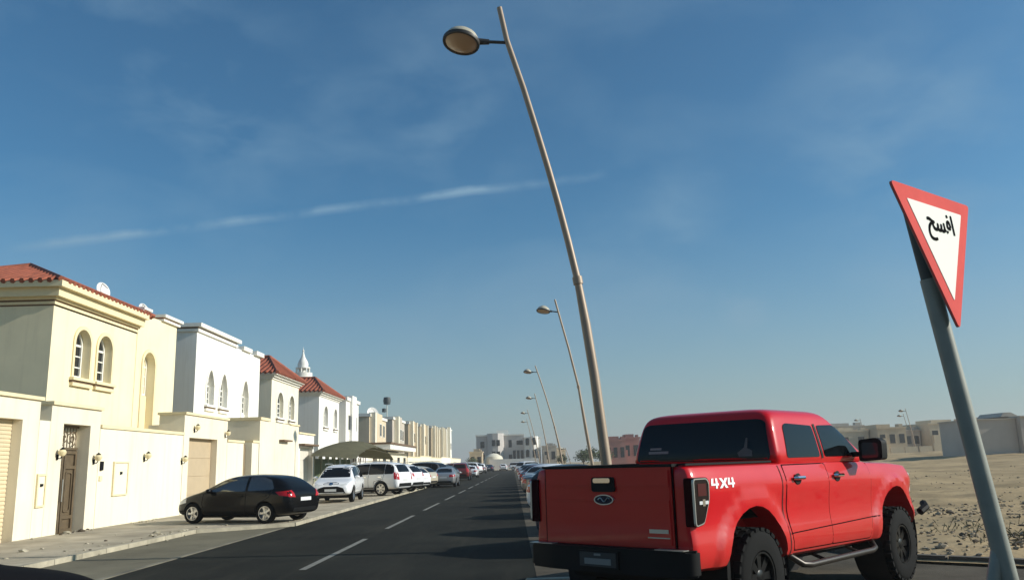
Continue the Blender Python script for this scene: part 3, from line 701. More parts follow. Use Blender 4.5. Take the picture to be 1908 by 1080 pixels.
# wall under the canopy: green shade painted on panels between piers
gf = empty("panel_wall", (XW, 58, 0), label="panel fence between posts under the shade canopy", cat="walling")
for k in range(6):
    y0_ = 52.2+2.0*k
    b = MB(); b.box(XW-.12, XW-.06, y0_+.22, y0_+1.98, 0, 2.2); b.build("panel", GREENW, gf, world=True, smooth=0)
    b = MB(); b.box(XW-.2, XW+.03, y0_, y0_+.2, 0, 2.35); b.build("post", mat("wall_post", (.30, .30, .2), .8), gf, world=True, smooth=0)
wv = bwall(64.3, 71.5, 2.75, "white wall with two rows of narrow slots past the canopy", M=WHITE)
b = MB()
for k in range(6):
    for z_ in (.75, 2.0): b.box(XW+.001, XW+.02, 65.0+k*1.05, 65.3+k*1.05, z_, z_+.35)
b.build("slot", GROOVE, wv, world=True, smooth=0)
pp = portal(73.2, 77.6, 3.1, 74.2, 76.6, 2.4, "low cream portal with brown door left of the flat porch roof")
shutter(pp, 74.2, 76.6, 2.4, mat("brown_door", (.10, .07, .05), .6), ribbed=False)
bwall(71.55, 73.15, 2.7, "cream wall piece after the slotted wall")
ph = empty("porch", (-12.2, 87, 0), label="flat-roofed porch with white fascia and dark windows on the left pavement", cat="porch")
b = MB(); b.box(-15.0, -12.2, 78.2, 98, 0, 3.0); b.build("wall", PORTC, ph, world=True, smooth=0)
b = MB(); b.box(-15.2, -11.2, 77.9, 98.4, 3.16, 3.62); b.build("fascia", WHITE, ph, world=True, smooth=0)
b = MB(); b.box(-15.3, -11.1, 77.8, 98.5, 3.622, 3.80); b.build("roof", GROOVE, ph, world=True, smooth=0)
for yy in (80, 84.5, 90, 95):
    b = MB(); b.box(-12.199, -12.15, yy, yy+1.6, 1.2, 2.5); b.build("window", GLASS, ph, world=True, smooth=0)
for k, (ya, yb, h_, M_) in enumerate(((98.6, 112, 2.7, CREAM2), (112.1, 128, 2.9, WALLC), (128.1, 146, 2.8, CREAM2), (146.1, 168, 3.0, WHITE), (168.1, 200, 2.9, CREAM2))):
    bwall(ya, yb, h_, ["cream boundary wall just past the flat porch roof", "boundary wall in front of the tan villas down the street", "pale wall in front of the villas midway down the street", "white wall far down the street on the left", "last boundary wall of the left row before the street ends"][k], M=M_)

# wall lanterns
def lantern(y, z, label, first=[None]):
    if first[0] is None:
        r = empty("wall_lamp", (XW, y, z), cat="wall lamp", group="globe lamps on the left walls")
        b = MB(); b.box(0.001, .03, -.06, .06, -.16, .02); b.tube([(.03, 0, -.1), (.12, 0, -.12), (.17, 0, -.04)], .018, 6); b.build("bracket", PLAST, r)
        b = MB(); b.lathe([(0, -.05), (.07, -.03), (.125, .05), (.13, .11), (.09, .18), (0, .21)], 14, Matrix.Translation((.18, 0, 0))); b.build("globe", GLOBE, r)
        b = MB(); b.lathe([(.02, .20), (.10, .19), (.03, .25), (0, .27)], 12, Matrix.Translation((.18, 0, 0))); b.build("finial", PLAST, r)
        first[0] = r
    else: r = copy_tree(first[0]); r.location = (XW, y, z)
    r["label"] = label; r.scale = (.78, .78, .78)
lantern(22.72, 2.14, "globe wall lamp left of the bronze gate"); lantern(24.72, 2.02, "globe wall lamp right of the bronze gate")
lantern(28.1, 2.1, "globe wall lamp on the long wall above the meter hatch side"); lantern(31.3, 2.0, "globe wall lamp at the corner of the taller garage portal")
lantern(32.4, 3.2, "wall lamp high on the taller garage portal"); lantern(35.9, 3.1, "wall lamp at the far end of the taller garage portal")

# shade canopy
cn = empty("shade_canopy", (-10.4, 58, 0), label="olive fabric shade canopy arched over the parking bay", cat="canopy")
b = MB(); bm = b.bm; NY, NX = 14, 8; y0_, y1_ = 50.5, 66.5
V = []
for i in range(NY+1):
    row = []
    for j in range(NX+1):
        t = i/NY; s_ = j/NX
        yy = y0_+(y1_-y0_)*t; xx = -12.0+2.7*s_
        zz = 2.35+1.15*math.sin(math.pi*min(1, max(0, t)))**.75*(1-.30*(2*s_-1)**2) - .25*s_
        row.append(bm.verts.new((xx, yy, zz)))
    V.append(row)
for i in range(NY):
    for j in range(NX): bm.faces.new((V[i][j], V[i+1][j], V[i+1][j+1], V[i][j+1]))
bmesh.ops.solidify(bm, geom=bm.faces[:], thickness=.03)
b.build("fabric", CANV, cn, world=True, smooth=60)
for yy in (50.7, 58.5, 66.3):
    b = MB(); z1 = 2.3 if yy != 58.5 else 3.35; b.tube([(-11.9, yy, 0), (-11.9, yy, z1)], .05, 8); b.build("post", SATIN, cn, world=True)
for k in range(3):
    t = (.18, .5, .82)[k]; yy = y0_+(y1_-y0_)*t
    b = MB(); b.tube([(-12.0+2.7*s_, yy, 2.30+1.15*math.sin(math.pi*t)**.75*(1-.30*(2*s_-1)**2)-.25*s_) for s_ in [q/8 for q in range(9)]], .035, 6); b.build("rib", SATIN, cn, world=True)

# ------------------------------------------------------------------ far end of the street
fb = empty("apartment_house", (-1, 222, 0), label="white three-storey apartment house closing the end of the street", cat="apartment house")
M0 = Matrix.Translation((0, 0, 0))
b = MB(); b.box(-9.3, 3.2, 220, 236, 0, 8.6); b.prism([(-6.5, 220.2), (-6.2, 218.4), (-5.0, 217.2), (-3.6, 217.2), (-2.4, 218.4), (-2.1, 220.2)], 'z', 0, 9.2); b.build("wall", mat("far_white_render", (.56, .52, .48), .9, var=.08), fb, world=True, smooth=0)
b = MB(); b.box(3.21, 7.4, 219, 236, 0, 7.8); b.prism([(4.6, 219.0), (4.8, 217.8), (5.6, 217.2), (6.5, 217.8), (6.8, 219.0)], 'z', 0, 8.2); b.build("wing", WHITE, fb, world=True, smooth=0)
b = MB(); b.box(-9.5, 3.3, 219.8, 236.2, 8.602, 8.95); b.box(-4, -1, 224, 229, 8.952, 10.2); b.box(3.1, 7.6, 218.8, 236.2, 7.802, 8.05); b.build("parapet", TRIMW, fb, world=True, smooth=0)
for xx, zz, ww, hh in ((-8.2, 5.6, 1.0, 1.6), (-8.2, 2.4, 1.0, 1.6), (-.9, 5.6, .8, 1.9), (.2, 2.6, .7, 2.2), (1.2, 2.6, .7, 2.2), (2.2, 2.6, .7, 2.2), (-.9, 2.4, .9, 1.4), (1.2, 6.2, 1.6, 1.1)):
    b = MB(); b.box(xx, xx+ww, 219.93, 219.999, zz, zz+hh); b.build("window", GLASS, fb, world=True, smooth=0)
for xx, zz, ww, hh in ((-5.2, 6.0, .9, 1.5), (-4.0, 6.0, .9, 1.5), (-5.2, 2.8, .9, 1.8), (-4.0, 2.8, .9, 1.8)):
    b = MB(); b.box(xx, xx+ww, 217.12, 217.199, zz, zz+hh); b.build("window", GLASS, fb, world=True, smooth=0)
for xx, zz in ((3.5, 3.0), (5.2, 3.0), (5.2, 6.0), (3.5, 6.0)):
    b = MB(); b.prism(arch(xx, xx+.9, zz, zz+1.9), 'y', 217.0 if xx > 5 else 218.93, 217.19 if xx > 5 else 218.999); b.build("window", GLASS, fb, world=True, smooth=0)
ew = empty("boundary_wall", (0, 206, 0), label="white compound wall across the far end of the street", cat="wall")
b = MB(); b.box(-5.6, 6.5, 206, 206.3, 0, 2.6); b.build("wall_face", WHITE, ew, world=True, smooth=0)
b = MB(); b.lathe([(2.4, 0), (2.4, 2.4), (2.0, 3.3), (1.0, 3.9), (0, 4.1)], 16, Matrix.Translation((-4.6, 209, 0))); b.build("dome_kiosk", CREAM2, ew, world=True)
def small_block(x, y, wx, dy, h, M, label, z0=0, group="low buildings beyond the waste ground", rz=0, wins=3):
    r = empty("low_building", (x, y, z0), rz, label=label, cat="building", group=group)
    b = MB(); b.box(-wx/2, wx/2, 0, dy, -.6, h); b.box(-wx*.2, wx*.28, dy*.3, dy*.8, h+.002, h+.9); b.box(-wx*.46, -wx*.26, -.7, -.001, -.6, h*.62); b.box(wx*.30, wx*.44, .4, 1.8, h+.002, h+.5+.1*wins); b.build("wall", M, r, smooth=0)
    b = MB(); b.box(-wx/2-.12, wx/2+.12, -.12, .2, h+.003, h+.28); b.box(wx/2-.2, wx/2+.12, .2, dy+.12, h+.003, h+.28); b.box(-wx/2-.12, -wx/2+.2, .2, dy+.12, h+.003, h+.28); b.build("parapet", M, r, smooth=0)
    for k in range(wins):
        xx = -wx/2+wx*(k+.5)/wins; s_ = min(.55, wx/wins*.28)
        b = MB(); b.box(xx-s_, xx+s_, -.03, -.001, h*.42, h*.78); b.build("window", GLASS, r, smooth=0)
    return r
small_block(18.3, 150, 3.6, 9, 4.9, REDW, "red brown block behind the lamp posts, nearest the pickup's cab", wins=3, group="red brown buildings past the lamp posts")
small_block(22.0, 156, 3.2, 9, 5.4, REDW, "red brown block with taller roof beside the pickup cab", wins=2, group="red brown buildings past the lamp posts")
small_block(9.5, 214, 3.4, 8, 5.4, GREYW, "grey block with dark windows right of the white apartment house", wins=2, group="buildings at the far end of the street")
small_block(12.6, 235, 4.4, 8, 4.6, TAN2, "sand block at the far end behind the third lamp post", wins=2, group="buildings at the far end of the street")
small_block(-8.6, 200, 3.0, 6, 4.2, TAN, "small tan block left of the white apartment house", wins=2, group="buildings at the far end of the street")
# compounds over the waste ground
z_ = 1.35
small_block(60.6, 150, 5.6, 12, 4.0, TAN2, "sand compound block right behind the pickup's mirror", z_, wins=2)
small_block(66.2, 147, 5.0, 12, 4.3, TAN, "tan compound block with dark windows beyond the waste ground", z_, wins=3)
small_block(71.4, 152, 4.2, 10, 3.9, GREYW, "grey compound block in the middle beyond the waste ground", z_, wins=3)
small_block(77.6, 149, 7.6, 12, 4.9, TAN2, "wide sand compound block behind the sign post, left side", z_, wins=4)
small_block(86.0, 151, 8.0, 12, 5.2, TAN, "tan compound block directly behind the sign post", z_, wins=4)
small_block(55.0, 190, 9.0, 12, 5.0, GREYW, "distant grey block above the pickup's bonnet", z_, wins=4)
small_block(75.0, 190, 9.0, 12, 6.2, GREYW, "distant grey block rising behind the compound row", z_, wins=4)
lw = empty("boundary_wall", (72, 128, 1.3), label="low sand wall running in front of the compound blocks", cat="wall")
b = MB()
for k in range(16):
    b.box(55+2.2*k-72, 56.9+2.2*k-72, 0, .25, -.6, 1.1 if k % 4 else 1.5)
b.build("wall_face", TAN2, lw, smooth=0)
gb = empty("warehouse", (47.5, 75, 1.3), label="long grey rendered warehouse at the right edge beyond the waste ground", cat="warehouse")
b = MB(); b.box(-6.4, -2.6, 0, 6, -.8, 2.9); b.box(-2.55, 12, -.6, 9, -.8, 3.05); b.build("wall", mat("warehouse_render", (.52, .46, .39), .9, var=.12, vscale=.4), gb, smooth=0)
b = MB(); b.box(-6.5, -2.6, -.12, 6.1, 2.902, 3.0); b.box(-2.59, 12, -.75, 9.1, 3.052, 3.16); b.build("roof", GREYW, gb, smooth=0)
b = MB(); b.prism([(-3.3, 3.162), (-1.6, 3.162), (-2.3, 3.55), (-2.9, 3.55)], 'y', 1, 5); b.build("roof_vent", GREYW, gb, smooth=0)

# trees beyond the parked row
def tree(x, y, h, label, z=0):
    t = empty("tree", (x, y, z), label=label, cat="tree", group="small trees beyond the parked cars")
    b = MB(); b.tube([(0, 0, -.1), (.05, 0, h*.3), (-.05, .05, h*.55)], [.12, .09, .05], 6)
    for k in range(5):
        a = k*1.3; b.tube([(0, 0, h*.4), (math.cos(a)*h*.22, math.sin(a)*h*.22, h*.68)], [.05, .02], 5)
    b.build("trunk", BARK, t)
    b = MB()
    for k in range(420):
        v = Vector((random.gauss(0, .38), random.gauss(0, .38), random.gauss(0, .28)))
        if v.length > 1: v.normalize()
        p = Vector((v.x*h*.42, v.y*h*.42, h*.68+v.z*h*.36)); s_ = h*random.uniform(.03, .06)
        d1 = Vector((random.uniform(-1, 1), random.uniform(-1, 1), random.uniform(-1, 1))).normalized(); d2 = d1.orthogonal().normalized()
        b.face([p-d1*s_, p+d2*s_*.6, p+d1*s_, p-d2*s_*.6])
    b.build("crown", LEAF, t, smooth=0)
for i, (x, y, h, lb) in enumerate(((10.2, 122, 3.4, "bushy small tree left of the second lamp post"), (11.6, 126, 3.9, "rounder small tree beside the second lamp post"), (13.0, 119, 3.3, "small tree between the two nearest lamp posts"), (14.0, 130, 3.6, "small tree just left of the nearest lamp post foot"), (8.2, 140, 3.0, "small far tree right of the third lamp post"), (-8.4, 176, 3.2, "small dark tree at the end of the left row of villas"))):
    tree(x, y, h, lb)

# ------------------------------------------------------------------ street lamps
def lamp(base, pts, arm0, head, rad, label, group="curved street lamps along the parking bays", lean=(0, 0, 1)):
    r = empty("street_lamp", base, label=label, cat="street lamp", group=group)
    B = Vector(base); P = [Vector(p)-B for p in pts]; n = len(P)
    cum = [0]
    for a, c in zip(P, P[1:]): cum.append(cum[-1]+(c-a).length)
    rr = []
    for c in cum:
        t = c/cum[-1]; rr.append(rad*(1.0 if t < .44 else .80)*(1-.34*t))
    MB().tube(P, rr, 14).build("pole", POLE, r, smooth=60)
    k = min(range(n), key=lambda i: abs(cum[i]/cum[-1]-.44))
    d = (P[k]-P[k-1]).normalized(); MB().tube([P[k]-d*.10, P[k]+d*.05], rad*.93, 14).build("collar", POLE, r)
    a0 = Vector(arm0)-B; h = Vector(head)-B; u = (h-a0).normalized()
    MB().tube([a0, a0.lerp(h, .45)], .035, 8).build("arm", LAMPD, r)
    q = Matrix.Translation(h) @ Matrix.Rotation(R(9), 4, 'Y') @ Matrix.Rotation(R(-10), 4, 'X')
    hd = MB().lathe([(.37, -.06), (.385, -.02), (.36, .05), (.31, .13), (.24, .17), (.22, .205), (.17, .235), (.08, .255), (0, .26)], 28, q).build("lamp_head", LAMPT, r, smooth=50)
    g_ = MB().lathe([(0, -.14), (.14, -.125), (.26, -.09), (.345, -.055)], 28, q).build("diffuser", LAMPG, hd, smooth=60)
    MB().lathe([(.34, -.075), (.385, -.075), (.395, -.05), (.395, -.01), (.37, -.005)], 28, q).build("rim", LAMPD, hd)
    MB().tube([a0.lerp(h, .42), a0.lerp(h, .74)], [.055, .075], 10).build("neck", LAMPD, r)
    return r
l1 = [(2.0, 16, 0), (1.9, 16, .6), (1.77, 16, 1.52), (1.62, 16, 3.19), (1.5, 16, 4.2), (1.375, 16, 5.1), (1.23, 16, 5.85), (1.07, 16, 6.6), (.885, 16, 7.4), (.68, 16, 8.22), (.44, 16, 9.15), (.12, 16, 10.25), (-.02, 16, 11.01+.0)]
lamp((2.0, 16, 0), l1, (.17, 16, 10.2), (-.83, 16, 10.27), .105, "tallest and nearest curved street lamp leaning over the road")
l2 = [(4.55, 46.5, 0), (4.35, 46.5, 1.48), (4.1, 46.5, 3.29), (3.79, 46.5, 5.66), (3.34, 46.5, 7.78), (2.82, 46.5, 9.94), (2.66, 46.5, 10.63)]
lamp((4.55, 46.5, 0), l2, (2.84, 46.5, 9.9), (1.98, 46.5, 10.02), .10, "second curved street lamp just left of the nearest pole")
def lamp_far(base, dx, H, label, r=.10):
    x, y, z = base
    pts = [(x+dx*t**1.5, y, z+H*t) for t in (0, .15, .3, .45, .6, .75, .9, 1.0)]
    a = Vector(pts[-2]).lerp(Vector(pts[-1]), .4)
    return pts, a
for (bx, by, dx, lb) in ((4.75, 79, -2.35, "third curved street lamp above the parked row"), (4.9, 112, -1.7, "fourth curved street lamp further down the parked row"), (4.8, 146, -2.0, "fifth curved street lamp in front of the white apartment house"), (5.0, 178, -1.8, "sixth tiny curved street lamp near the end of the street")):
    pts, a = lamp_far((bx, by, 0), dx, 10.6, lb)
    lamp((bx, by, 0), pts, a, (a.x-.95, by, a.z+.06), .10, lb)
for (bx, by, H, lb) in ((48.0, 86, 5.3, "lone street lamp over the grey warehouse roof"), (70.5, 148, 7.8, "street lamp above the compound blocks, left of the sign post"), (77.5, 164, 7.6, "smaller street lamp behind the compound blocks"), (73.5, 175, 7.4, "far street lamp behind the tan compound block"), (62.0, 180, 7.0, "faint far street lamp above the pickup's mirror"), (10.4, 150, 4.0, "short street lamp rising above the small trees")):
    zb = 1.3 if bx > 20 else 0
    pts, a = lamp_far((bx, by, zb), -1.0, H, lb)
    lamp((bx, by, zb), pts, a, (a.x-.9, by, a.z+.05), .09, lb, group="distant street lamps beyond the waste ground")

# ------------------------------------------------------------------ give-way sign
ARABIC = [[(0.65,-0.01),(0.56,0.0),(0.48,0.03),(0.45,0.06),(0.42,0.1),(0.4,0.16),(0.4,0.24),(0.46,0.27),(0.47,0.21),(0.48,0.16),(0.53,0.11),(0.59,0.08),(0.66,0.08),(0.69,0.07),(0.7,0.04),(0.69,0.01)],[(0.36,-0.39),(0.29,-0.39),(0.23,-0.38),(0.17,-0.36),(0.11,-0.33),(0.07,-0.29),(0.04,-0.24),(0.02,-0.19),(0.01,-0.12),(0.01,-0.07),(0.03,-0.01),(0.05,0.04),(0.08,0.09),(0.11,0.13),(0.16,0.17),(0.21,0.21),(0.26,0.24),(0.33,0.27),(0.39,0.29),(0.38,0.28),(0.33,0.3),(0.27,0.31),(0.21,0.33),(0.14,0.33),(0.09,0.33),(0.05,0.32),(0.03,0.39),(0.09,0.41),(0.16,0.42),(0.24,0.41),(0.31,0.39),(0.38,0.36),(0.46,0.34),(0.5,0.33),(0.56,0.33),(0.57,0.33),(0.57,0.25),(0.52,0.25),(0.47,0.24),(0.42,0.23),(0.36,0.21),(0.31,0.18),(0.26,0.16),(0.21,0.12),(0.17,0.08),(0.14,0.04),(0.11,-0.01),(0.1,-0.06),(0.09,-0.11),(0.1,-0.16),(0.11,-0.2),(0.17,-0.27),(0.22,-0.29),(0.26,-0.3),(0.32,-0.31),(0.37,-0.31),(0.42,-0.31),(0.47,-0.3),(0.52,-0.29),(0.57,-0.27),(0.6,-0.34),(0.54,-0.36),(0.48,-0.38),(0.42,-0.39)],[(0.65,-0.01),(0.66,0.08),(0.71,0.08),(0.74,0.1),(0.77,0.16),(0.78,0.21),(0.8,0.28),(0.87,0.25),(0.86,0.19),(0.85,0.13),(0.86,0.1),(0.89,0.08),(0.94,0.08),(0.99,0.08),(1.02,0.11),(1.04,0.17),(1.05,0.22),(1.06,0.28),(1.14,0.27),(1.13,0.22),(1.12,0.17),(1.12,0.13),(1.13,0.1),(1.15,0.08),(1.21,0.08),(1.28,0.1),(1.31,0.16),(1.31,0.21),(1.3,0.27),(1.3,0.34),(1.37,0.35),(1.37,0.27),(1.38,0.21),(1.4,0.13),(1.44,0.09),(1.51,0.08),(1.54,0.07),(1.55,0.04),(1.54,0.01),(1.5,-0.01),(1.44,0.0),(1.39,0.03),(1.36,0.07),(1.34,0.11),(1.36,0.11),(1.33,0.04),(1.27,0.0),(1.2,-0.01),(1.13,0.01),(1.09,0.04),(1.07,0.1),(1.1,0.1),(1.06,0.03),(1.01,0.0),(0.93,-0.01),(0.87,0.0),(0.82,0.03),(0.8,0.11),(0.83,0.11),(0.79,0.04),(0.73,0.0)],[(1.5,-0.01),(1.51,0.08),(1.56,0.08),(1.63,0.08),(1.69,0.08),(1.73,0.09),(1.79,0.13),(1.81,0.18),(1.82,0.26),(1.81,0.34),(1.78,0.4),(1.73,0.42),(1.69,0.4),(1.66,0.36),(1.65,0.3),(1.66,0.27),(1.69,0.24),(1.74,0.24),(1.8,0.24),(1.85,0.26),(1.85,0.19),(1.82,0.17),(1.78,0.16),(1.73,0.16),(1.65,0.17),(1.59,0.22),(1.57,0.28),(1.59,0.36),(1.62,0.43),(1.67,0.48),(1.74,0.5),(1.79,0.49),(1.83,0.47),(1.86,0.43),(1.88,0.37),(1.9,0.32),(1.9,0.26),(1.89,0.19),(1.88,0.13),(1.84,0.08),(1.79,0.04),(1.74,0.02),(1.66,0.0),(1.58,-0.0)],[(1.72,0.6),(1.69,0.62),(1.67,0.65),(1.69,0.69),(1.72,0.7),(1.76,0.69),(1.77,0.65),(1.76,0.62)],[(2.04,0.0),(2.03,0.36),(2.02,0.71),(2.1,0.71),(2.11,0.36),(2.12,0.0)]]
sg = empty("give_way_sign", (2.77, 4.68, 0), label="red bordered white triangular give way sign with Arabic lettering on a leaning grey post", cat="road sign")
So = Vector((2.77, 4.68, 0))
A3, B3, C3 = Vector((2.117, 4.337, 3.049)), Vector((2.829, 4.888, 3.055)), Vector((2.508, 4.576, 2.274))
mid = (A3+B3)/2; ux = (B3-A3).normalized(); uz = (mid-C3).normalized(); un = uz.cross(ux).normalized()      # un points away from the viewer
SM = Matrix((ux, un, uz)).transposed().to_4x4(); SM.translation = mid-So
def tri(s, r): 
    h = s*3**.5/2; cz = -(.9*3**.5/2)/3
    return rounded([(-s/2, cz+h/3), (s/2, cz+h/3), (0, cz-2*h/3)], r, 4)
MB().prism(tri(.93, .035), 'y', 0, .012).xform(SM).build("border", SIGNR, sg, smooth=0)
MB().prism(tri(.93, .035), 'y', .0125, .016).xform(SM).build("backing", GALV, sg, smooth=0)
MB().prism(tri(.645, .012), 'y', -.003, .0).xform(SM).build("face_plate", SIGNW, sg, smooth=0)
b = MB()
for ct in ARABIC:
  for q_, (ox, oz) in enumerate(((0, 0), (.003, .0025), (-.003, .0025), (.003, -.0025), (-.003, -.0025))):
    pp_ = [Vector((.02+(x-1.06)*.150+ox, -.0045-.0005*q_, -.19+(z-.2)*.165+oz)) for x, z in ct]
    vv = [b.bm.verts.new(p) for p in pp_]
    for t3 in tessellate_polygon([[Vector((p.x, p.z, 0)) for p in pp_]]):
        try: b.bm.faces.new([vv[i] for i in t3])
        except ValueError: pass
b.xform(SM).build("lettering", SIGNK, sg, smooth=0)
pt = Vector((2.36, 4.66, 2.98)); pb = Vector((2.755, 4.66, 0))
dpp = (pb-pt).normalized()
MB().tube([pt-So+dpp*.42, pb-So+Vector((0, 0, -.05))], .049, 16).build("post", GALV, sg, smooth=60)
MB().tube([pt-So, pt-So+dpp*.5], .042, 14).build("upper_post", mat("dark_post", (.05, .055, .05), .6), sg, smooth=60)
q = pt+dpp*1.88-So
MB().tube([q, Vector((-.46, .05, -.03))], .035, 10).build("brace", GALV, sg, smooth=60)
b = MB(); b.lathe([(.16, -.02), (.16, .05), (.07, .08), (.05, .12)], 16); b.build("footing", KERB, sg)

# ------------------------------------------------------------------ vehicles
def wheel_parts(root, x, y, rad, wid, rim_r, spokes, rimM, side, lugs=False):
    """tyre as the part, rim and hub as its pieces; side = +1 / -1 outward"""
    Mx = Matrix.Translation((x, y, rad)) @ Matrix.Rotation(R(-90*side), 4, 'X')
    hw = wid/2
    b = MB(); b.lathe([(rim_r*.96, -hw*.8), (rad*.86, -hw), (rad*.97, -hw*.82), (rad, -hw*.55), (rad, hw*.55), (rad*.97, hw*.82), (rad*.88, hw*.99), (rim_r*1.06, hw*.92), (rim_r, hw*.78)], 40, Mx)
    if lugs:
        for k in range(26):
            a = k*2*math.pi/26
            for row, zz in ((0, hw*.72), (1, hw*.25), (0, -hw*.25), (1, -hw*.72)):
                aa = a+row*math.pi/26
                m_ = Mx @ Matrix.Rotation(aa, 4, 'Z') @ Matrix.Translation((rad*.993, 0, zz))
                t = MB(); t.box(-.018, .016, -.034, .034, -hw*.19, hw*.19)
                bmesh.ops.transform(t.bm, matrix=m_, verts=t.bm.verts[:]); me = bpy.data.meshes.new("t"); t.bm.to_mesh(me); b.bm.from_mesh(me); bpy.data.meshes.remove(me); t.bm.free()
    ty = b.build("wheel", RUBBER, root, smooth=40)
    b = MB(); b.lathe([(rim_r, hw*.80), (rim_r*1.0, hw*.88), (rim_r*.93, hw*.88), (rim_r*.90, hw*.45), (rim_r*.88, -hw*.3), (0, -hw*.35)], 32, Mx)
    b.mi = 1
    o = b.build("rim", [rimM, PLAST], ty, smooth=40)
    b = MB(); b.lathe([(0, hw*.72), (.055, hw*.70), (.08, hw*.60), (.085, hw*.2)], 16, Mx)
    for k in range(spokes):
        a = k*2*math.pi/spokes
        t = MB(); wd = rim_r*.20
        t.prism([(.05, -wd*.6), (rim_r*.93, -wd*.9), (rim_r*.93, wd*.9), (.05, wd*.6)], 'z', hw*.46, hw*.66)
        bmesh.ops.transform(t.bm, matrix=Mx @ Matrix.Rotation(a, 4, 'Z'), verts=t.bm.verts[:]); me = bpy.data.meshes.new("t"); t.bm.to_mesh(me); b.bm.from_mesh(me); bpy.data.meshes.remove(me); t.bm.free()
    b.build("spokes", rimM, ty, smooth=30)
    return ty
def loft(stations, sect):
    b = MB(); bm = b.bm; rows = []
    for st in stations:
        half = sect(st); pts = [(st[0], y, z) for y, z in half]
        full = pts + [(x, -y, z) for x, y, z in pts[::-1] if y > 1e-5]
        rows.append([bm.verts.new(p) for p in full])
    n = len(rows[0])
    for a, c in zip(rows, rows[1:]):
        for k in range(n): bm.faces.new((a[k], a[(k+1) % n], c[(k+1) % n], c[k]))
    bm.faces.new(rows[0][::-1]); bm.faces.new(rows[-1])
    return b
def car_section(st):
    x, zb, zl, wl, zr, wr = st
    return [(0, zb), (wl*.80, zb), (wl*.95, zb+.07), (wl, zb+(zl-zb)*.38), (wl, zb+(zl-zb)*.72), (wl*.965, zl), (wr+(wl*.965-wr)*.12, zl+(zr-zl)*.80 if zr-zl > .15 else zl+(zr-zl)*.6), (wr*.86, zr-.012), (0, zr+.012)]
def wheel_cut(x, y0, y1, r, zc):
    b = MB(); b.lathe([(0, y0), (r, y0), (r, y1), (0, y1)], 28, Matrix.Translation((x, 0, zc)) @ Matrix.Rotation(R(-90), 4, 'X')); return b.build("cutter", [], smooth=0)
def make_car(kind, S, label, group=None):
    root = empty(kind, label=label, cat=S['cat'], group=group)
    body = loft(S['st'], car_section).build("body", S['paint'], root)
    cut(body, [], 2); T = bvh_of(body)
    wr = S['wr']; W = S['w']
    cut(body, [wheel_cut(xx, s*W-.30 if s > 0 else -W-.3, W+.3 if s > 0 else -W+.30, wr*1.16, wr*1.02) for xx in S['ax'] for s in (1, -1)])
    for p in body.data.polygons: p.use_smooth = True
    body.data.set_sharp_from_angle(angle=R(35))
    for s in (1, -1):
        for pol in S['side']: decal(T, rounded(pol, .05), 'y', s, .006).build("side_window", S.get("sg", CGLASS), root)
        for seam in S['seams']: decal(T, strip_poly(seam, .018), 'y', s, .003).build("door_seam", SEAM, root)
        for hx, hz in S['handles']:
            decal(T, rounded([(hx-.10, hz-.02), (hx+.10, hz-.02), (hx+.10, hz+.02), (hx-.10, hz+.02)], .015), 'y', s, .03).build("handle", S.get('hm', S['paint']), root)
        mx, mz = S['mirror']
        b = MB(); b.blob((mx, s*(W*.93+.10), mz), (.09, .12, .075), 2, 0); b.box(mx-.02, mx+.03, min(s*(W*.80), s*(W*.96)), max(s*(W*.80), s*(W*.96)), mz-.06, mz-.03); b.build("mirror", S['paint'], root)
        for pol in S['head']: decal(T, [(s*u, v) for u, v in pol], 'x', 1, .008).build("headlight", LENSW, root)
        for pol in S['tail']: decal(T, [(s*u, v) for u, v in pol], 'x', -1, .008).build("tail_light", LENSR, root)
        for pol in S.get('tailside', []): decal(T, pol, 'y', s, .008).build("tail_light", LENSR, root)
        for pol in S.get('headside', []): decal(T, pol, 'y', s, .008).build("headlight", LENSW, root)
        decal(T, S['sill'], 'y', s, .005).build("sill_trim", PLAST, root)
        for xx in S['ax']: wheel_parts(root, xx, s*(W-.115), wr, .21, wr*.68, S['spokes'], S['rim'], s)
    decal(T, rounded(S['front_glass'], .06), 'x', 1, .006).build("windscreen", CGLASS, root)
    decal(T, rounded(S['rear_glass'], .06), 'x', -1, .006).build("rear_window", CGLASS, root)
    for pol in S['grille']: decal(T, rounded(pol, .03), 'x', 1, .007).build("grille", PLAST, root)
    for pol in S['bump_r']: decal(T, rounded(pol, .03), 'x', -1, .007).build("rear_bumper", PLAST, root)
    zf, zr_ = S['plates']
    decal(T, [(-.26, zf), (.26, zf), (.26, zf+.11), (-.26, zf+.11)], 'x', 1, .016).build("number_plate", PLATE, root)
    decal(T, [(-.26, zr_), (.26, zr_), (.26, zr_+.11), (-.26, zr_+.11)], 'x', -1, .016).build("number_plate", PLATE, root)
    ez = S.get('emblem')
    if ez: decal(T, [(.09*math.cos(a*.5236), ez+.055*math.sin(a*.5236)) for a in range(12)], 'x', 1, .014).build("emblem", CHROME, root)
    b = MB(); b.box(S['ax'][0]-.2, S['ax'][1]+.2, -W*.72, W*.72, S['wr']*.55, S['wr']*.9); b.build("underbody", SEAM, root, smooth=0)
    if 'rails' in S:
        for s in (1, -1):
            x0, x1, yy, zz = S['rails']; MB().tube([(x0, s*yy, zz-.02), (x0+.1, s*yy, zz+.04), (x1-.1, s*yy, zz+.04), (x1, s*yy, zz-.02)], .018, 6).build("roof_rail", SATIN, root)
    return root
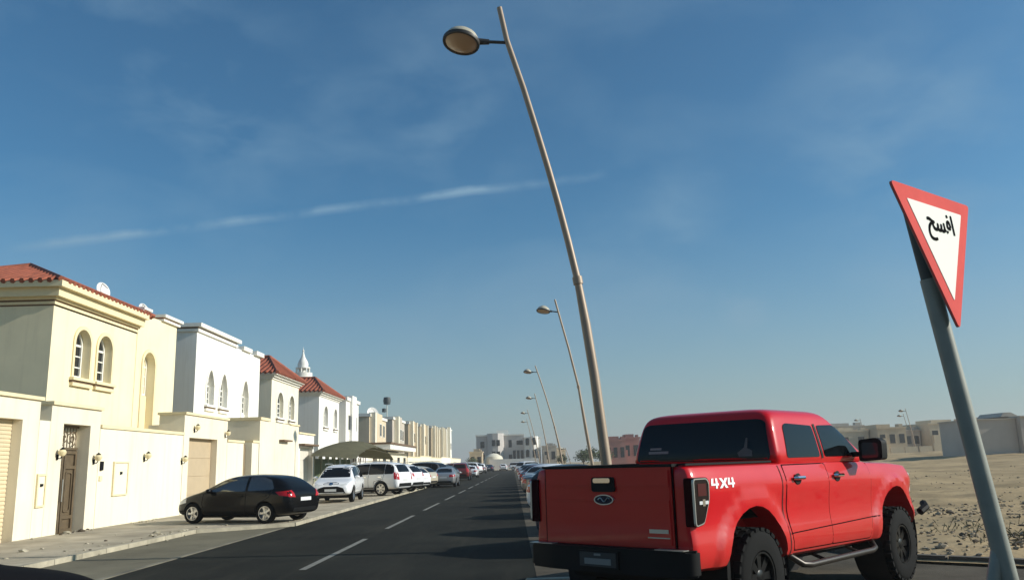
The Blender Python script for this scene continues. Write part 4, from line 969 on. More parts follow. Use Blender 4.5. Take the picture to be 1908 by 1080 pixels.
HATCH = dict(cat="car", sg=HGLASS, paint=BLACKP, w=.88, wr=.315, ax=(-1.28, 1.36), rim=RIMS, spokes=5,
  st=[(-2.10, .36, .80, .66, .86, .58), (-2.06, .30, .90, .76, .98, .66), (-1.93, .24, .97, .84, 1.10, .64), (-1.62, .22, .98, .87, 1.36, .58), (-1.35, .2, .985, .88, 1.45, .60), (-.7, .18, .97, .88, 1.505, .62), (0, .18, .955, .88, 1.50, .62), (.45, .18, .94, .88, 1.40, .60), (.85, .18, .93, .88, 1.18, .66), (1.18, .2, .915, .87, 1.0, .74), (1.5, .2, .87, .86, .93, .72), (1.85, .22, .76, .80, .82, .66), (2.05, .26, .64, .70, .69, .58), (2.12, .34, .55, .58, .58, .5)],
  side=[[(-.55, .99), (.0, .99), (.82, .985), (.76, 1.06), (.30, 1.36), (.1, 1.42), (-.5, 1.435)], [(-1.55, 1.05), (-1.42, 1.02), (-.63, .995), (-.60, 1.435), (-1.05, 1.41), (-1.35, 1.33)]],
  seams=[[(.98, .93), (1.0, .6), (.85, .28)], [(-.59, 1.0), (-.60, .5), (-.55, .28)], [(-1.5, 1.02), (-1.42, .8), (-1.05, .62), (-.9, .28)]],
  handles=[(-.38, .86), (-1.22, .86)], mirror=(.72, 1.02), head=[[(.36, .63), (.62, .64), (.72, .78), (.60, .76)]], headside=[[(1.62, .66), (2.0, .58), (1.96, .68), (1.66, .80)]],
  tail=[[(.5, .78), (.76, .80), (.76, .98), (.60, 1.0)]], tailside=[[(-2.02, .82), (-1.78, .84), (-1.62, .96), (-1.96, .98)]], sill=[(-.92, .2), (1.0, .2), (1.0, .255), (-.92, .255)],
  front_glass=[(-.62, 1.0), (.62, 1.0), (.52, 1.38), (-.52, 1.38)], rear_glass=[(-.54, 1.06), (.54, 1.06), (.46, 1.36), (-.46, 1.36)], grille=[[(-.5, .36), (.5, .36), (.44, .5), (-.44, .5)]], bump_r=[[(-.6, .34), (.6, .34), (.56, .46), (-.56, .46)]], plates=(.42, .66), emblem=.6)
SUV = dict(cat="car", paint=WHITEP, w=.96, wr=.375, ax=(-1.42, 1.44), rim=RIMS, spokes=6, rails=(-1.7, .5, .62, 1.78),
  st=[(-2.42, .5, .92, .76, 1.0, .66), (-2.38, .42, 1.0, .84, 1.12, .72), (-2.30, .36, 1.08, .91, 1.30, .68), (-2.15, .34, 1.09, .94, 1.60, .66), (-1.9, .33, 1.10, .955, 1.74, .68), (-1.0, .32, 1.10, .96, 1.79, .70), (-.2, .32, 1.09, .96, 1.78, .70), (.35, .32, 1.08, .96, 1.70, .68), (.75, .32, 1.07, .96, 1.46, .72), (1.12, .32, 1.06, .95, 1.17, .80), (1.5, .33, 1.03, .945, 1.10, .80), (2.0, .35, .97, .92, 1.04, .76), (2.3, .38, .88, .86, .94, .70), (2.4, .46, .76, .78, .8, .64)],
  side=[[(-.64, 1.12), (.78, 1.115), (.70, 1.22), (.40, 1.57), (.25, 1.65), (-.64, 1.68)], [(-1.60, 1.13), (-.655, 1.12), (-.655, 1.68), (-1.60, 1.665)], [(-2.18, 1.22), (-2.10, 1.14), (-1.615, 1.13), (-1.615, 1.665), (-1.95, 1.62), (-2.10, 1.5)]],
  seams=[[(1.0, 1.05), (1.02, .7), (.92, .42)], [(-.66, 1.1), (-.66, .42)], [(-1.60, 1.12), (-1.56, .9), (-1.0, .75), (-.95, .42)]],
  handles=[(-.45, .98), (-1.36, .99)], mirror=(.68, 1.16), hm=CHROME, head=[[(.46, .78), (.74, .80), (.80, .96), (.52, .94)]], headside=[[(1.98, .80), (2.26, .76), (2.2, .92), (2.0, .96)]],
  tail=[[(.66, .82), (.84, .84), (.84, 1.22), (.68, 1.2)]], tailside=[[(-2.36, .85), (-2.22, .86), (-2.16, 1.22), (-2.30, 1.2)]], sill=[(-1.0, .34), (1.0, .34), (1.0, .45), (-1.0, .45)],
  front_glass=[(-.72, 1.18), (.72, 1.18), (.60, 1.64), (-.60, 1.64)], rear_glass=[(-.62, 1.22), (.62, 1.22), (.56, 1.62), (-.56, 1.62)], grille=[[(-.42, .62), (.42, .62), (.46, .90), (-.46, .90)], [(-.6, .44), (.6, .44), (.55, .54), (-.55, .54)]], bump_r=[[(-.7, .46), (.7, .46), (.66, .64), (-.66, .64)]], plates=(.52, .76))
CROSS = dict(SUV); CROSS.update(w=.92, wr=.35, ax=(-1.32, 1.34), spokes=5, rails=(-1.6, .4, .60, 1.68), hm=WHITEP, emblem=.83,
  st=[(-2.26, .5, .9, .72, .98, .62), (-2.22, .4, .98, .80, 1.1, .68), (-2.12, .34, 1.03, .87, 1.25, .66), (-1.85, .3, 1.04, .905, 1.55, .62), (-1.5, .3, 1.04, .92, 1.64, .64), (-.8, .28, 1.03, .92, 1.69, .66), (-.1, .28, 1.02, .92, 1.68, .66), (.42, .28, 1.01, .92, 1.57, .64), (.82, .28, 1.0, .92, 1.34, .68), (1.18, .28, .99, .91, 1.08, .76), (1.55, .3, .95, .90, 1.0, .76), (1.95, .32, .86, .86, .92, .72), (2.2, .36, .74, .78, .8, .64), (2.28, .44, .64, .68, .68, .56)],
  side=[[(-.60, 1.06), (.86, 1.04), (.78, 1.12), (.42, 1.46), (.25, 1.55), (-.56, 1.58)], [(-1.75, 1.12), (-1.6, 1.08), (-.68, 1.06), (-.64, 1.58), (-1.3, 1.55), (-1.6, 1.45)]],
  seams=[[(1.0, 1.0), (1.02, .65), (.9, .36)], [(-.63, 1.05), (-.63, .36)], [(-1.55, 1.06), (-1.5, .85), (-.98, .7), (-.92, .36)]],
  handles=[(-.42, .92), (-1.32, .93)], mirror=(.74, 1.10), head=[[(.34, .80), (.58, .83), (.78, .92), (.70, .78), (.52, .74)]], headside=[[(1.85, .76), (2.12, .74), (2.0, .88), (1.84, .92)]],
  tail=[[(.5, .92), (.8, .94), (.8, 1.12), (.56, 1.12)]], tailside=[[(-2.2, .93), (-1.98, .95), (-1.9, 1.1), (-2.1, 1.12)]], sill=[(-.95, .3), (.95, .3), (.95, .42), (-.95, .42)],
  front_glass=[(-.70, 1.10), (.70, 1.10), (.58, 1.54), (-.58, 1.54)], rear_glass=[(-.58, 1.16), (.58, 1.16), (.52, 1.52), (-.52, 1.52)],
  grille=[[(-.34, .80), (.34, .80), (.34, .86), (.2, .9), (-.2, .9), (-.34, .86)], [(-.68, .36), (.68, .36), (.56, .64), (.3, .72), (-.3, .72), (-.56, .64)]], bump_r=[[(-.7, .42), (.7, .42), (.66, .58), (-.66, .58)]], plates=(.5, .74))
SEDAN = dict(HATCH); SEDAN.update(paint=SILVERP, ax=(-1.34, 1.40),
  st=[(-2.34, .40, .80, .66, .88, .56), (-2.30, .32, .90, .76, .97, .64), (-2.15, .26, .95, .83, 1.02, .68), (-1.7, .22, .96, .87, 1.04, .72), (-1.35, .2, .965, .88, 1.14, .66), (-1.0, .19, .96, .88, 1.36, .60), (-.55, .18, .955, .88, 1.44, .60), (0, .18, .95, .88, 1.445, .61), (.4, .18, .94, .88, 1.36, .60), (.8, .18, .93, .88, 1.16, .66), (1.15, .2, .915, .87, .99, .74), (1.55, .2, .88, .86, .93, .72), (2.0, .22, .77, .80, .83, .66), (2.25, .26, .65, .70, .70, .58), (2.33, .34, .56, .58, .59, .5)],
  side=[[(-.42, .975), (.78, .97), (.72, 1.04), (.28, 1.32), (.05, 1.37), (-.40, 1.375)], [(-1.22, 1.03), (-1.1, .99), (-.50, .98), (-.48, 1.375), (-.75, 1.34), (-1.0, 1.22)]],
  seams=[[(.98, .92), (1.0, .6), (.85, .28)], [(-.46, .96), (-.46, .28)], [(-1.25, .98), (-1.2, .8), (-1.02, .62), (-.95, .28)]], handles=[(-.28, .85), (-1.02, .86)], mirror=(.68, 1.01),
  headside=[[(1.72, .68), (2.15, .6), (2.1, .70), (1.76, .80)]], tail=[[(.42, .72), (.74, .74), (.74, .90), (.46, .90)]], tailside=[[(-2.28, .76), (-2.0, .78), (-1.96, .9), (-2.22, .91)]],
  front_glass=[(-.62, .99), (.62, .99), (.52, 1.33), (-.52, 1.33)], rear_glass=[(-.58, 1.06), (.58, 1.06), (.48, 1.34), (-.48, 1.34)])
def place(o, x, y, hx, hy, z=0.0):
    o.location = (x, y, z); o.rotation_euler = (0, 0, math.atan2(hy, hx))
GL = "cars parked on the left pavement"; GR = "cars parked nose-in along the right side"
hatch = make_car("hatchback", HATCH, "black hatchback parked nose to the cream wall", GL); place(hatch, -8.15, 26.3, -.93, .36, .075); hatch.scale = (1, 1, .93)
cross = make_car("crossover", CROSS, "white crossover facing the camera behind the black hatchback", GL); cross["category"] = "car"; place(cross, -8.2, 40.3, .03, -1, .075)
suv = make_car("suv", SUV, "large white SUV parked side-on behind the white crossover", GL); place(suv, -8.05, 46.9, -.93, .36, .075)
sedan = make_car("sedan", SEDAN, "silver sedan standing at the road edge with its tail towards the camera"); place(sedan, -5.0, 64, .02, 1, 0)
sedan["group"] = "cars standing at the far left road edge"
hatch_scale = (1, 1, 1)
def dup(src, x, y, hx, hy, z, paint, label, group):
    o = copy_tree(src); o.scale = (1, 1, 1); place(o, x, y, hx, hy, z); o["label"] = label; o["group"] = group
    if paint: 
        old = {hatch: BLACKP, cross: WHITEP, suv: WHITEP, sedan: SILVERP}[src]
        repaint(o, old, paint)
    return o
dup(cross, -7.7, 51.4, -.93, .36, .075, WHITEP, "white crossover with its tail just right of the large white SUV", GL)
dup(hatch, -7.6, 56.4, -.93, .36, .075, WHITEP, "white hatchback between the tail-out white crossover and the beige hatchback", GL)
dup(hatch, -7.5, 60.6, -.93, .36, .075, BEIGEP, "beige hatchback parked beyond the white hatchback", GL)
dup(suv, -7.5, 67.0, -.93, .36, .075, GREYP, "dark grey SUV behind the silver sedan", GL)
dup(sedan, -7.3, 73.5, -.93, .36, .075, WHITEP, "white sedan past the dark grey SUV", GL)
dup(suv, -5.3, 88, .02, 1, 0, MAROONP, "maroon SUV at the far left road edge", "cars standing at the far left road edge")
dup(hatch, -7.2, 80.5, -.93, .36, .075, GREYP, "grey hatchback before the maroon SUV", GL)
dup(sedan, -5.0, 103, .02, 1, 0, WHITEP, "white sedan at the road edge beyond the maroon SUV", "cars standing at the far left road edge")
dup(cross, -7.2, 96, -.93, .36, .075, MAROONP, "maroon crossover nosed in past the maroon SUV", GL)
dup(hatch, -7.0, 112, -.93, .36, .075, WHITEP, "small white hatchback far down the left pavement", GL)
dup(suv, -6.8, 122, -.93, .36, .075, WHITEP, "white SUV far down the left pavement", GL)
dup(sedan, -6.6, 135, -.93, .36, .075, GREYP, "grey sedan far down the left pavement", GL)
dup(cross, -5.4, 146, .02, 1, 0, WHITEP, "white crossover near the far end of the road", "cars standing at the far left road edge")
dup(sedan, -4.6, 168, .02, 1, 0, BLUEP, "navy sedan at the far end of the road", "cars standing at the far left road edge")
dup(hatch, -2.0, 186, .02, 1, 0, WHITEP, "white hatchback crossing the far end of the road", "cars standing at the far left road edge")
dup(suv, 1.5, 196, 1, .02, 0, WHITEP, "white SUV broadside at the far end of the road", "cars standing at the far left road edge")
H45 = (.70, .714)
row = [(15.3, sedan, BLUEP, "navy sedan parked right behind the pickup"), (19.2, hatch, GREYP, "grey hatchback second behind the pickup"), (25.2, sedan, WHITEP, "white sedan third behind the pickup"), (31.3, hatch, None, "black hatchback fourth behind the pickup"), (36.9, sedan, GREYP, "grey sedan fifth behind the pickup"), (42.0, sedan, None, "silver sedan sixth behind the pickup"), (47.0, hatch, WHITEP, "white hatchback by the second lamp post"), (52.4, sedan, BLUEP, "navy sedan past the second lamp post"), (57.0, hatch, MAROONP, "maroon hatchback in the right row"), (64, sedan, WHITEP, "white sedan midway down the right row"), (71.5, hatch, GREYP, "grey hatchback midway down the right row"), (80.5, sedan, None, "silver sedan by the third lamp post"), (90, hatch, WHITEP, "white hatchback past the third lamp post"), (99, sedan, GREYP, "grey sedan far down the right row"), (110, suv, WHITEP, "white SUV far down the right row"), (122, sedan, WHITEP, "last white sedan of the right row")]
for y_, src, pc, lb in row:
    dup(src, .95+2.25*.70, y_+2.25*.714, *H45, 0, pc, lb, GR)
bs = dup(suv, -2.80, 2.10, 0.0, 1, 0, mat("dusty_black_paint", (.006, .006, .007), .75, spec=.04), "black SUV with only its bonnet showing at the lower left corner", "vehicles on the road"); bs.scale = (1, 1, 1.145)

# ------------------------------------------------------------------ red pickup
tk = empty("pickup_truck", (0, 0, 0), 0, label="red four-door pickup truck with black off-road wheels and 4X4 decal", cat="pickup truck")
def tsec(st):
    x, zb, zt, wd = st
    return [(0, zb), (wd*.86, zb), (wd-.04, zb+.04), (wd-.006, zb+.16), (wd-.012, zb+.30), (wd-.034, zb+.38), (wd-.026, zb+.56), (wd+.008, zt-.25), (wd+.004, zt-.17), (wd-.03, zt-.07), (wd-.05, zt-.02), (wd-.085, zt), (0, zt+.002)]
TST = [(-1.115, .70, 1.50, .90), (-1.10, .60, 1.53, .955), (-1.05, .565, 1.535, .975), (-.7, .56, 1.535, .985), (0, .56, 1.535, .985), (.55, .55, 1.535, .985), (.62, .545, 1.535, .985), (1.4, .53, 1.535, .985), (2.2, .52, 1.53, .985), (2.8, .52, 1.52, .985), (3.0, .52, 1.50, .985), (3.7, .54, 1.48, .985), (4.25, .62, 1.44, .965), (4.5, .70, 1.38, .90), (4.58, .78, 1.30, .80)]
def dense(st, step):
    o = []
    for a, c in zip(st, st[1:]):
        n = max(1, int((c[0]-a[0])/step))
        for k in range(n): o.append(tuple(p+(q-p)*k/n for p, q in zip(a, c)))
    return o+[st[-1]]
def tsec_dense(st):
    h = tsec(st); o = []
    for a, c in zip(h, h[1:]):
        n = max(1, int(math.hypot(c[0]-a[0], c[1]-a[1])/.10))
        if a[0] < .6 or c[0] < .6: n = 1
        for k in range(n): o.append((a[0]+(c[0]-a[0])*k/n, a[1]+(c[1]-a[1])*k/n))
    return o+[h[-1]]
NSEC = len(tsec_dense(TST[4]))
def tsec_fix(st):
    global TREF
    ref = tsec_dense((0, .56, 1.535, .985)); x, zb, zt, wd = st       # the same division at every station
    return [(y/.985*wd if y > 0 else 0, zb+(z-.56)/(1.535-.56)*(zt-zb)) for y, z in ref]
body = loft(dense(TST, .07), tsec_fix).build("body", RED, tk); cut(body, [], 1)
for v in body.data.vertices:        # swollen wheel arches with a crisp shoulder line
    if abs(v.co.y) > .80:
        for xx, zz in ((0, .52), (3.68, .56)):
            d = math.hypot(v.co.x-xx, (v.co.z-zz)*1.04)
            k = max(0.0, min(1.0, (.79-d)/.06)); k = k*k*(3-2*k)
            v.co.y += math.copysign(.034*k*min(1, (1.50-v.co.z)/.08) if v.co.z < 1.50 else 0, v.co.y)
T = bvh_of(body)
cs = []
for xx, rr, zz in ((0, .60, .52), (3.68, .615, .56)):
    cs += [wheel_cut(xx, .60, 1.3, rr, zz), wheel_cut(xx, -1.3, -.60, rr, zz)]
b = MB(); b.box(-1.035, .54, -.80, .80, .98, 1.8); cs.append(b.build("cutter", [], smooth=0))
cut(body, cs)
for p in body.data.polygons: p.use_smooth = True
body.data.set_sharp_from_angle(angle=R(30))
# cab: rings stacked upwards
def ring(x0, x1, wd, z, r=.14):
    pts = rounded([(x0, -wd), (x1, -wd), (x1, wd), (x0, wd)], r, 4); return [(u, v, z) for u, v in pts]
levels = [(.62, 3.06, .950, 1.46, .08), (.622, 2.98, .948, 1.56, .08), (.65, 2.66, .912, 1.74, .09), (.69, 2.36, .868, 1.92, .10), (.715, 2.24, .842, 2.005, .11), (.75, 2.14, .806, 2.068, .13), (.81, 2.04, .74, 2.105, .16), (.95, 1.9, .56, 2.125, .2), (1.25, 1.7, .3, 2.132, .2)]
b = MB(); rows = [[b.bm.verts.new(p) for p in ring(x0, x1, wd, z, r)] for x0, x1, wd, z, r in levels]
for a, c in zip(rows, rows[1:]):
    n = len(a)
    for k in range(n): b.bm.faces.new((a[k], a[(k+1) % n], c[(k+1) % n], c[k]))
b.bm.faces.new(rows[-1]); b.bm.faces.new(rows[0][::-1])
cab = b.build("cab", RED, tk); cut(cab, [], 1); TC = bvh_of(cab)
for p in cab.data.polygons: p.use_smooth = True
cab.data.set_sharp_from_angle(angle=R(50))
rw = decal(TC, rounded([(-.875, 1.56), (.875, 1.56), (.80, 1.97), (.72, 2.0), (-.72, 2.0), (-.80, 1.97)], .06), 'x', -1, .006, .06).build("rear_window", CGLASS, tk)
b = decal(TC, rounded([(.52, 1.70), (.68, 1.70), (.68, 1.725), (.52, 1.725)], .005), 'x', -1, .010); b.build("sticker", STICK, rw)
decal(TC, rounded([(.42, 1.655), (.70, 1.655), (.70, 1.685), (.42, 1.685)], .005), 'x', -1, .010).build("sticker", STICK, rw)
decal(TC, [(-.66, 1.60), (-.50, 1.60), (-.48, 1.64), (-.56, 1.70), (-.58, 1.80), (-.60, 1.80), (-.60, 1.69), (-.66, 1.66)], 'x', -1, .010).build("sticker", mat("shop_sticker", (.10, .105, .09), .7), rw)
for s in (1, -1):
    # doors follow the body sides: dark gap underneath, red skin on top, then window and handle
    for nm, x0, x1, winp, hx in (("rear", .70, 1.72, [(.86, 1.575), (1.66, 1.575), (1.66, 1.93), (1.02, 1.95), (.95, 1.92)], .95), ("front", 1.73, 2.92, [(1.79, 1.575), (2.78, 1.575), (2.68, 1.66), (2.36, 1.90), (2.22, 1.945), (1.79, 1.935)], 1.95)):
        pol = [(x0, .62), (x1 - (.12 if nm == "front" else 0), .60), (x1, .95), (x1, 1.495), (x0, 1.495)] if nm == "front" else [(x0+.10, .63), (x1, .62), (x1, 1.495), (x0, 1.495), (x0, 1.05)]
        decal(T, rounded(grow(pol, .013), .03), 'y', s, .002).build("door_seam", REDSEAM, tk)
        dr = decal(T, rounded(pol, .03), 'y', s, .005).build("door", RED, tk)
        decal(TC, rounded(winp, .04), 'y', s, .006, .06).build("side_window", CGLASS, tk)
        b = MB(); c_ = T.ray_cast(Vector((hx, s*5, 1.36)), Vector((0, -s, 0)))[0]
        b.tube([(hx-.115, c_.y+s*.02, 1.36), (hx-.08, c_.y+s*.045, 1.362), (hx+.08, c_.y+s*.045, 1.362), (hx+.115, c_.y+s*.02, 1.36)], [.016, .022, .022, .016], 8); b.mi = 1
        b.lathe([(0, 0), (.055, .004), (.06, .012), (0, .016)], 16, Matrix.Translation((hx, c_.y+s*.003, 1.35)) @ Matrix.Rotation(R(-90*s), 4, 'X') @ Matrix.Scale(1.3, 4, (1, 0, 0)))
        b.build("handle", [CHROME, PLAST], dr)
    decal(TC, strip_poly([(1.725, 1.56), (1.725, 1.95)], .05), 'y', s, .008).build("pillar_trim", PLAST, tk)
    decal(T, strip_poly([(.605, 1.50), (.61, 1.1), (.66, .60)], .016), 'y', s, .004).build("bed_gap", SEAM, tk)
    decal(T, strip_poly([(.68, .80), (3.05, .84)], .012), 'y', s, .007).build("crease_shade", REDSEAM, tk)  # dark strip paints in the shade along the body crease
    for xx, rr, zz in ((0, .615, .52), (3.68, .63, .56)):
        b = MB(); b.lathe([(rr*.985, -.02), (rr*.985, .36), (0, .37)], 28, Matrix.Translation((xx, s*.955, zz)) @ Matrix.Rotation(R(90*s), 4, 'X')); b.build("wheel_well", SEAM, tk)
        wheel_parts(tk, xx, s*.875, .45, .31, .235, 8, RIMB, s, True)
    # tail lights
    pol = rounded([(-1.115, 1.41), (-.90, 1.41), (-.865, 1.37), (-.875, 1.22), (-.98, 1.02), (-1.115, 1.0)], .03)
    y0_, y1_ = (.955, 1.003) if s > 0 else (-1.003, -.915)
    b = MB(); b.prism(grow(pol, .013), 'y', *((.90, 1.002) if s > 0 else (-1.002, -.90))); b.xform(Matrix.Translation((.004, 0, 0))); b.build("light_bezel", REDSEAM, tk, smooth=0)
    b = MB(); b.prism([(x_-.008, z2) for x_, z2 in pol], 'y', y0_-(.004 if s < 0 else -.004), y1_+(.004 if s > 0 else -.004)); tl = b.build("tail_light", SMOKE, tk, smooth=0)
    b = MB(); p_in = [(x_-.008, z2) for x_, z2 in pol]; b.ring_prism(grow(p_in, .006), grow(p_in, -.004), 'y', *((.99, 1.012) if s > 0 else (-1.012, -.99))); b.build("chrome_edge", SATIN, tl, smooth=0)
    b = MB(); b.box(-1.06, -.92, min(s*1.009, s*1.0105), max(s*1.009, s*1.0105), 1.26, 1.37); b.build("lens_segment", mat("deep_red_lens", (.07, .012, .012), .2, spec=.3), tl, smooth=0)
    b = MB(); yo = s*1.0095
    b.box(-1.05, -.90, min(yo, yo+s*.004), max(yo, yo+s*.004), 1.185, 1.215); b.mi = 1; b.box(-1.0, -.955, min(yo, yo+s*.006), max(yo, yo+s*.006), 1.17, 1.23); b.build("reverse_lamp", [LENSW, CHROME], tl, smooth=0)
    decal(T, [(-1.0+0, 1.5345), (.58, 1.5345), (.58, 1.5346), (-1.0, 1.5346)], 'y', s) if False else None
    b = MB(); b.box(-1.06, .58, min(s*.805, s*.895), max(s*.805, s*.895), 1.533, 1.552); b.build("bed_rail_cap", PLAST, tk, smooth=0)
    # 4X4 decal
    gl = {'4': [[(.72, 0), (.52, 0), (.52, .30), (0, .30), (0, .48), (.10, 1.0), (.32, 1.0), (.22, .50), (.52, .50), (.52, 1.0), (.74, 1.0), (.74, .5), (.86, .5), (.86, .30), (.72, .30)]],
          'X': [[(0, 0), (.30, 0), (.50, .32), (.70, 0), (1.0, 0), (.66, .50), (1.0, 1.0), (.70, 1.0), (.50, .68), (.30, 1.0), (0, 1.0), (.34, .50)]]}
    cx = 0.0; tot = .46
    b = MB()
    for ch, wd_, gap in (('4', .15, -.005), ('X', .155, -.005), ('4', .15, 0)):
        for ct in gl[ch]:
            pl = []
            for u, v in ct:
                xx = (cx+u*wd_+v*.018); xx = -.80+xx if s < 0 else -.80+tot-xx
                pl.append((xx, 1.315+v*.092))
            t = decal(T, pl, 'y', s, .006, .2); me = bpy.data.meshes.new("t"); t.bm.to_mesh(me); b.bm.from_mesh(me); bpy.data.meshes.remove(me); t.bm.free()
        cx += wd_+gap
    b.build("lettering", DECAL, tk, smooth=0)
    # mirror
    b = MB(); g0 = s*.95; b.box(2.56, 2.66, min(s*.90, s*1.06), max(s*.90, s*1.06), 1.56, 1.62); b.prism(rounded([(s*1.02, 1.50), (s*1.30, 1.52), (s*1.31, 1.74), (s*1.25, 1.78), (s*1.03, 1.76)], .04), 'x', 2.56, 2.72); mr = b.build("mirror", PLAST, tk, smooth=30)
    b = MB(); b.prism(rounded([(s*1.06, 1.54), (s*1.26, 1.55), (s*1.265, 1.72), (s*1.07, 1.73)], .03), 'x', 2.553, 2.561); b.build("mirror_glass", mat("mirror_glass", (.10, .11, .11), .08, metal=.6), mr, smooth=0)
    # side step bar
    b = MB(); b.tube([(.86, s*.86, .56), (.95, s*.965, .47), (1.1, s*.985, .455), (2.75, s*.985, .455), (2.9, s*.96, .47), (3.0, s*.86, .56)], .034, 10); b.tube([(1.5, s*.985, .455), (1.5, s*.7, .56)], .022, 6); b.tube([(2.4, s*.985, .455), (2.4, s*.7, .56)], .022, 6); b.build("step_bar", mat("worn_black_bar", (.05, .042, .035), .4, metal=.5), tk, smooth=60)
    b = MB(); b.prism(rounded([(s*.52, 1.05), (s*.86, 1.05), (s*.87, 1.33), (s*.52, 1.30)], .04), 'x', 4.4, 4.56); b.build("headlight", LENSW, tk, smooth=0)
# tailgate
tg = MB(); tg.box(-1.135, -1.09, -.775, .775, .80, 1.525); tgo = tg.build("tailgate", RED, tk, smooth=0)
b = MB(); b.box(-1.15, -1.135, -.76, .76, 1.36, 1.50); b.box(-1.15, -1.135, -.76, .76, .83, 1.21); b.prism([(-.76, 1.21), (.76, 1.21), (.76, 1.36), (-.76, 1.36)], 'x', -1.141, -1.135)
bmesh.ops.bevel(b.bm, geom=b.bm.edges[:], offset=.006, segments=2, affect='EDGES'); b.build("tailgate_panel", RED, tgo, smooth=40)
b = MB(); b.box(-1.145, -1.03, -.80, .80, 1.526, 1.552); b.build("tailgate_cap", PLAST, tgo, smooth=0)
for z_, hh in ((1.215, .010), (1.352, .008), (.835, .008)):
    b = MB(); b.prism([(-1.1545, z_), (-1.1500, z_+hh), (-1.1400, z_+hh), (-1.1400, z_-hh), (-1.1500, z_-hh)], 'y', -.755, .755) if False else b.box(-1.1528, -1.1405, -.755, .755, z_-hh, z_+hh)
    bmesh.ops.bevel(b.bm, geom=b.bm.edges[:], offset=.003, segments=2, affect='EDGES'); b.build("tailgate_crease", RED, tgo, smooth=50)
for yy in (.785, -.785):
    b = MB(); b.box(-1.126, -1.10, yy-.008, yy+.008, .80, 1.53); b.build("tailgate_gap", REDSEAM, tgo, smooth=0)
b = MB(); b.prism(rounded([(-.14, 1.30), (.14, 1.30), (.14, 1.44), (-.14, 1.44)], .03), 'x', -1.168, -1.14); b.mi = 1; b.prism(rounded([(-.105, 1.385), (.105, 1.385), (.105, 1.43), (-.105, 1.43)], .02), 'x', -1.185, -1.168); b.build("handle", [PLAST, CHROME], tgo, smooth=30)
def ell(a, c, z, n=24): return [(a*math.cos(k*2*math.pi/n), z+c*math.sin(k*2*math.pi/n)) for k in range(n)]
b = MB(); b.ring_prism(ell(.12, .05, 1.225), ell(.108, .04, 1.225), 'x', -1.162, -1.14); b.mi = 1; b.prism(ell(.109, .041, 1.225), 'x', -1.156, -1.14)
b.mi = 0; b.tube([(-1.158, .07-.14*t, 1.225+.018*math.sin(t*9)) for t in [q/14 for q in range(15)]], .006, 5)
b.build("emblem", [SATIN, mat("emblem_blue", (.012, .012, .03), .4, spec=.2)], tgo, smooth=30)
b = MB(); b.box(-1.158, -1.15, -.73, -.52, .93, .965); b.box(-1.158, -1.15, -.74, -.50, .885, .895); b.build("badge", SATIN, tgo, smooth=0)
# rear bumper with plate
b = MB(); b.prism(rounded([(-1.04, -1.0), (-1.18, -.975), (-1.26, -.6), (-1.27, 0), (-1.26, .6), (-1.18, .975), (-1.04, 1.0)], .06), 'z', .56, .79)
bmesh.ops.bevel(b.bm, geom=[e for e in b.bm.edges if abs(e.verts[0].co.z-e.verts[1].co.z) < .01], offset=.02, segments=2, affect='EDGES')
bp_ = b.build("rear_bumper", PLAST, tk, smooth=40)
b = MB(); b.box(-1.24, -1.15, -.93, -.62, .791, .797); b.build("step_pad", SATIN, bp_, smooth=0)
b = MB(); b.box(-1.24, -1.15, .62, .93, .791, .797); b.build("step_pad", SATIN, bp_, smooth=0)
b = MB(); b.box(-1.292, -1.27, -.24, .24, .60, .76); b.mi = 1; b.box(-1.296, -1.291, -.22, .22, .615, .745); b.mi = 2; b.box(-1.299, -1.295, -.04, .04, .715, .735); b.box(-1.299, -1.295, -.16, .16, .635, .69); b.build("number_plate", [PLAST, PLATED, STICK], bp_, smooth=0)
b = MB(); b.prism(rounded([(4.3, -.95), (4.62, -.85), (4.78, -.4), (4.78, .4), (4.62, .85), (4.3, .95)], .1), 'z', .72, .98); b.tube([(4.5, -.98, .80), (4.62, -1.02, .86), (4.72, -.96, .9)], .05, 8); b.build("front_bumper", PLAST, tk, smooth=30)
b = MB(); b.box(4.5, 4.6, -.5, .5, 1.0, 1.32); b.build("grille", CHROME, tk, smooth=0)
decal(TC, rounded([(-.78, 1.60), (.78, 1.60), (.68, 1.96), (-.68, 1.96)], .06), 'x', 1, .006).build("windscreen", CGLASS, tk)
b = MB(); b.box(-.9, 4.2, -.62, .62, .46, .62); b.tube([(0, -.75, .45), (0, .75, .45)], .07, 10); b.tube([(3.68, -.75, .45), (3.68, .75, .45)], .06, 10); b.blob((0, 0, .45), (.17, .17, .16), 2, 0); b.tube([(.3, .2, .5), (3.3, .2, .55)], .04, 8); b.tube([(-1.2, -.6, .5), (-.4, -.6, .52), (.6, -.5, .55)], .045, 8); b.build("chassis", SEAM, tk)
b = MB(); b.box(-1.03, .535, -.79, .79, .985, 1.0); b.build("bed_liner", PLAST, tk, smooth=0)
for s in (1, -1):
    b = MB(); b.box(-.58, -.50, min(s*.62, s*.95), max(s*.62, s*.95), .40, .66); b.build("mud_flap", PLAST, tk, smooth=0)

tk.location = (1.69, 9.2, 0); tk.rotation_euler = (0, 0, math.pi/2-.775)

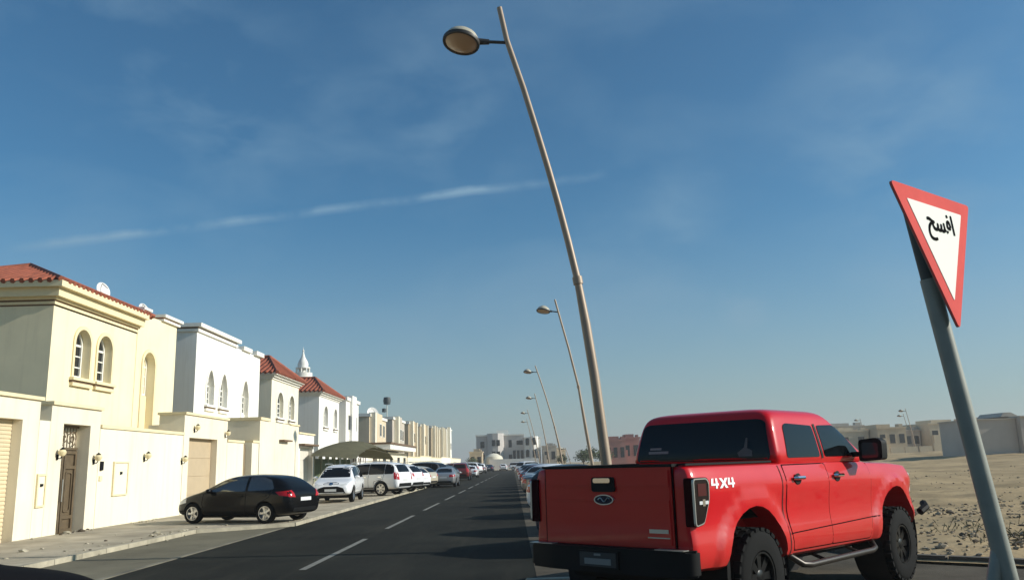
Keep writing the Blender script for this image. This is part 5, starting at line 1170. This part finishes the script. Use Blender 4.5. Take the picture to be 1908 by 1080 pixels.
# ------------------------------------------------------------------ small things near the pickup
ks = empty("kerb_stone", (.58, 11.25, 0), .04, label="loose pale kerb stone lying behind the pickup's bumper", cat="kerb stone")
b = MB(); b.prism([(-.11, 0), (.11, 0), (.11, .10), (.08, .14), (-.11, .14)], 'x', -.45, .45); bmesh.ops.bevel(b.bm, geom=b.bm.edges[:], offset=.012, segments=2, affect='EDGES'); b.build("stone_block", KERB, ks, smooth=40)
br = MB()
for k in range(46):
    x, y = 9.25+random.gauss(0, .55), 14.0+random.gauss(0, .28); p = Vector((x, y, terr(x, y)+random.uniform(0, .14))); d = Vector((random.uniform(-1, 1), random.uniform(-.5, .5), random.uniform(-.05, .22)))*random.uniform(.25, .7)
    q = p+d*.5+Vector((0, 0, random.uniform(-.03, .05))); q.z = max(q.z, terr(q.x, q.y)+.01); e = p+d; e.z = max(e.z, terr(e.x, e.y)+.01)
    br.tube([p, q, e], [.016, .011, .005], 4)
tag(br.build("branch_pile", TWIG, smooth=0), "heap of dark dry branches lying on the rubble left of the sign post", kind='stuff')
b = MB()
for cx, cy, n, sx, sy in ((-11.95, 28.0, 26, .15, .6), (-8.7, 21.5, 34, .25, .9), (-8.3, 24.0, 26, .3, .4), (-6.6, 26.5, 14, .2, .6), (-9.6, 19.0, 22, .8, 1.2), (-12.0, 23.6, 14, .1, .8)):
    for k in range(n):
        x, y = cx+random.gauss(0, sx), cy+random.gauss(0, sy); x = max(x, -12.1); sz = random.uniform(.012, .04)*(2.0 if random.random() < .12 else 1)
        b.mi = 1 if random.random() < .2 else 0
        z0 = .075 if (x < -8.6 or (x < -6.43 and y > 24.6)) else .004
        b.blob((x, y, z0+sz*.3), (sz*1.4, sz*1.2, sz*.8), 1, .3, .8)
tag(b.build("pavement_grit", [KERB, ROCKD], smooth=0), "loose grit and broken kerb bits along the left pavement", kind='stuff')
bg_ = empty("rubbish_bag", (10.35, 13.6, terr(10.35, 13.6)), label="torn dark rubbish bag with white paper right of the sign post", cat="rubbish bag")
b = MB(); b.blob((0, 0, .16), (.26, .2, .22), 3, .12); b.build("bag", BAGM, bg_, smooth=60)
b = MB()
for k in range(5):
    p = Vector((random.uniform(-.25, .2), random.uniform(-.25, .0), random.uniform(.15, .45))); b.face([p, p+Vector((.14, .02, .04)), p+Vector((.12, .05, .2)), p+Vector((-.02, .04, .16))])
b.build("paper", BAGW, bg_, smooth=0)

# ------------------------------------------------------------------ dusty air
b = MB(); b.box(-2700, 2700, -2700, 2700, -1.6, 26.0)
hzm = bpy.data.materials.new("dusty_air"); hzm.use_nodes = True; t = hzm.node_tree; t.nodes.clear()
ho = t.nodes.new("ShaderNodeOutputMaterial"); hv = t.nodes.new("ShaderNodeVolumePrincipled")
hv.inputs["Color"].default_value = (0.92, 0.90, 0.86, 1); hv.inputs["Density"].default_value = 0.0007; hv.inputs["Anisotropy"].default_value = 0.3
t.links.new(hv.outputs[0], ho.inputs["Volume"])
tag(b.build("haze", hzm, smooth=0), kind='stuff')
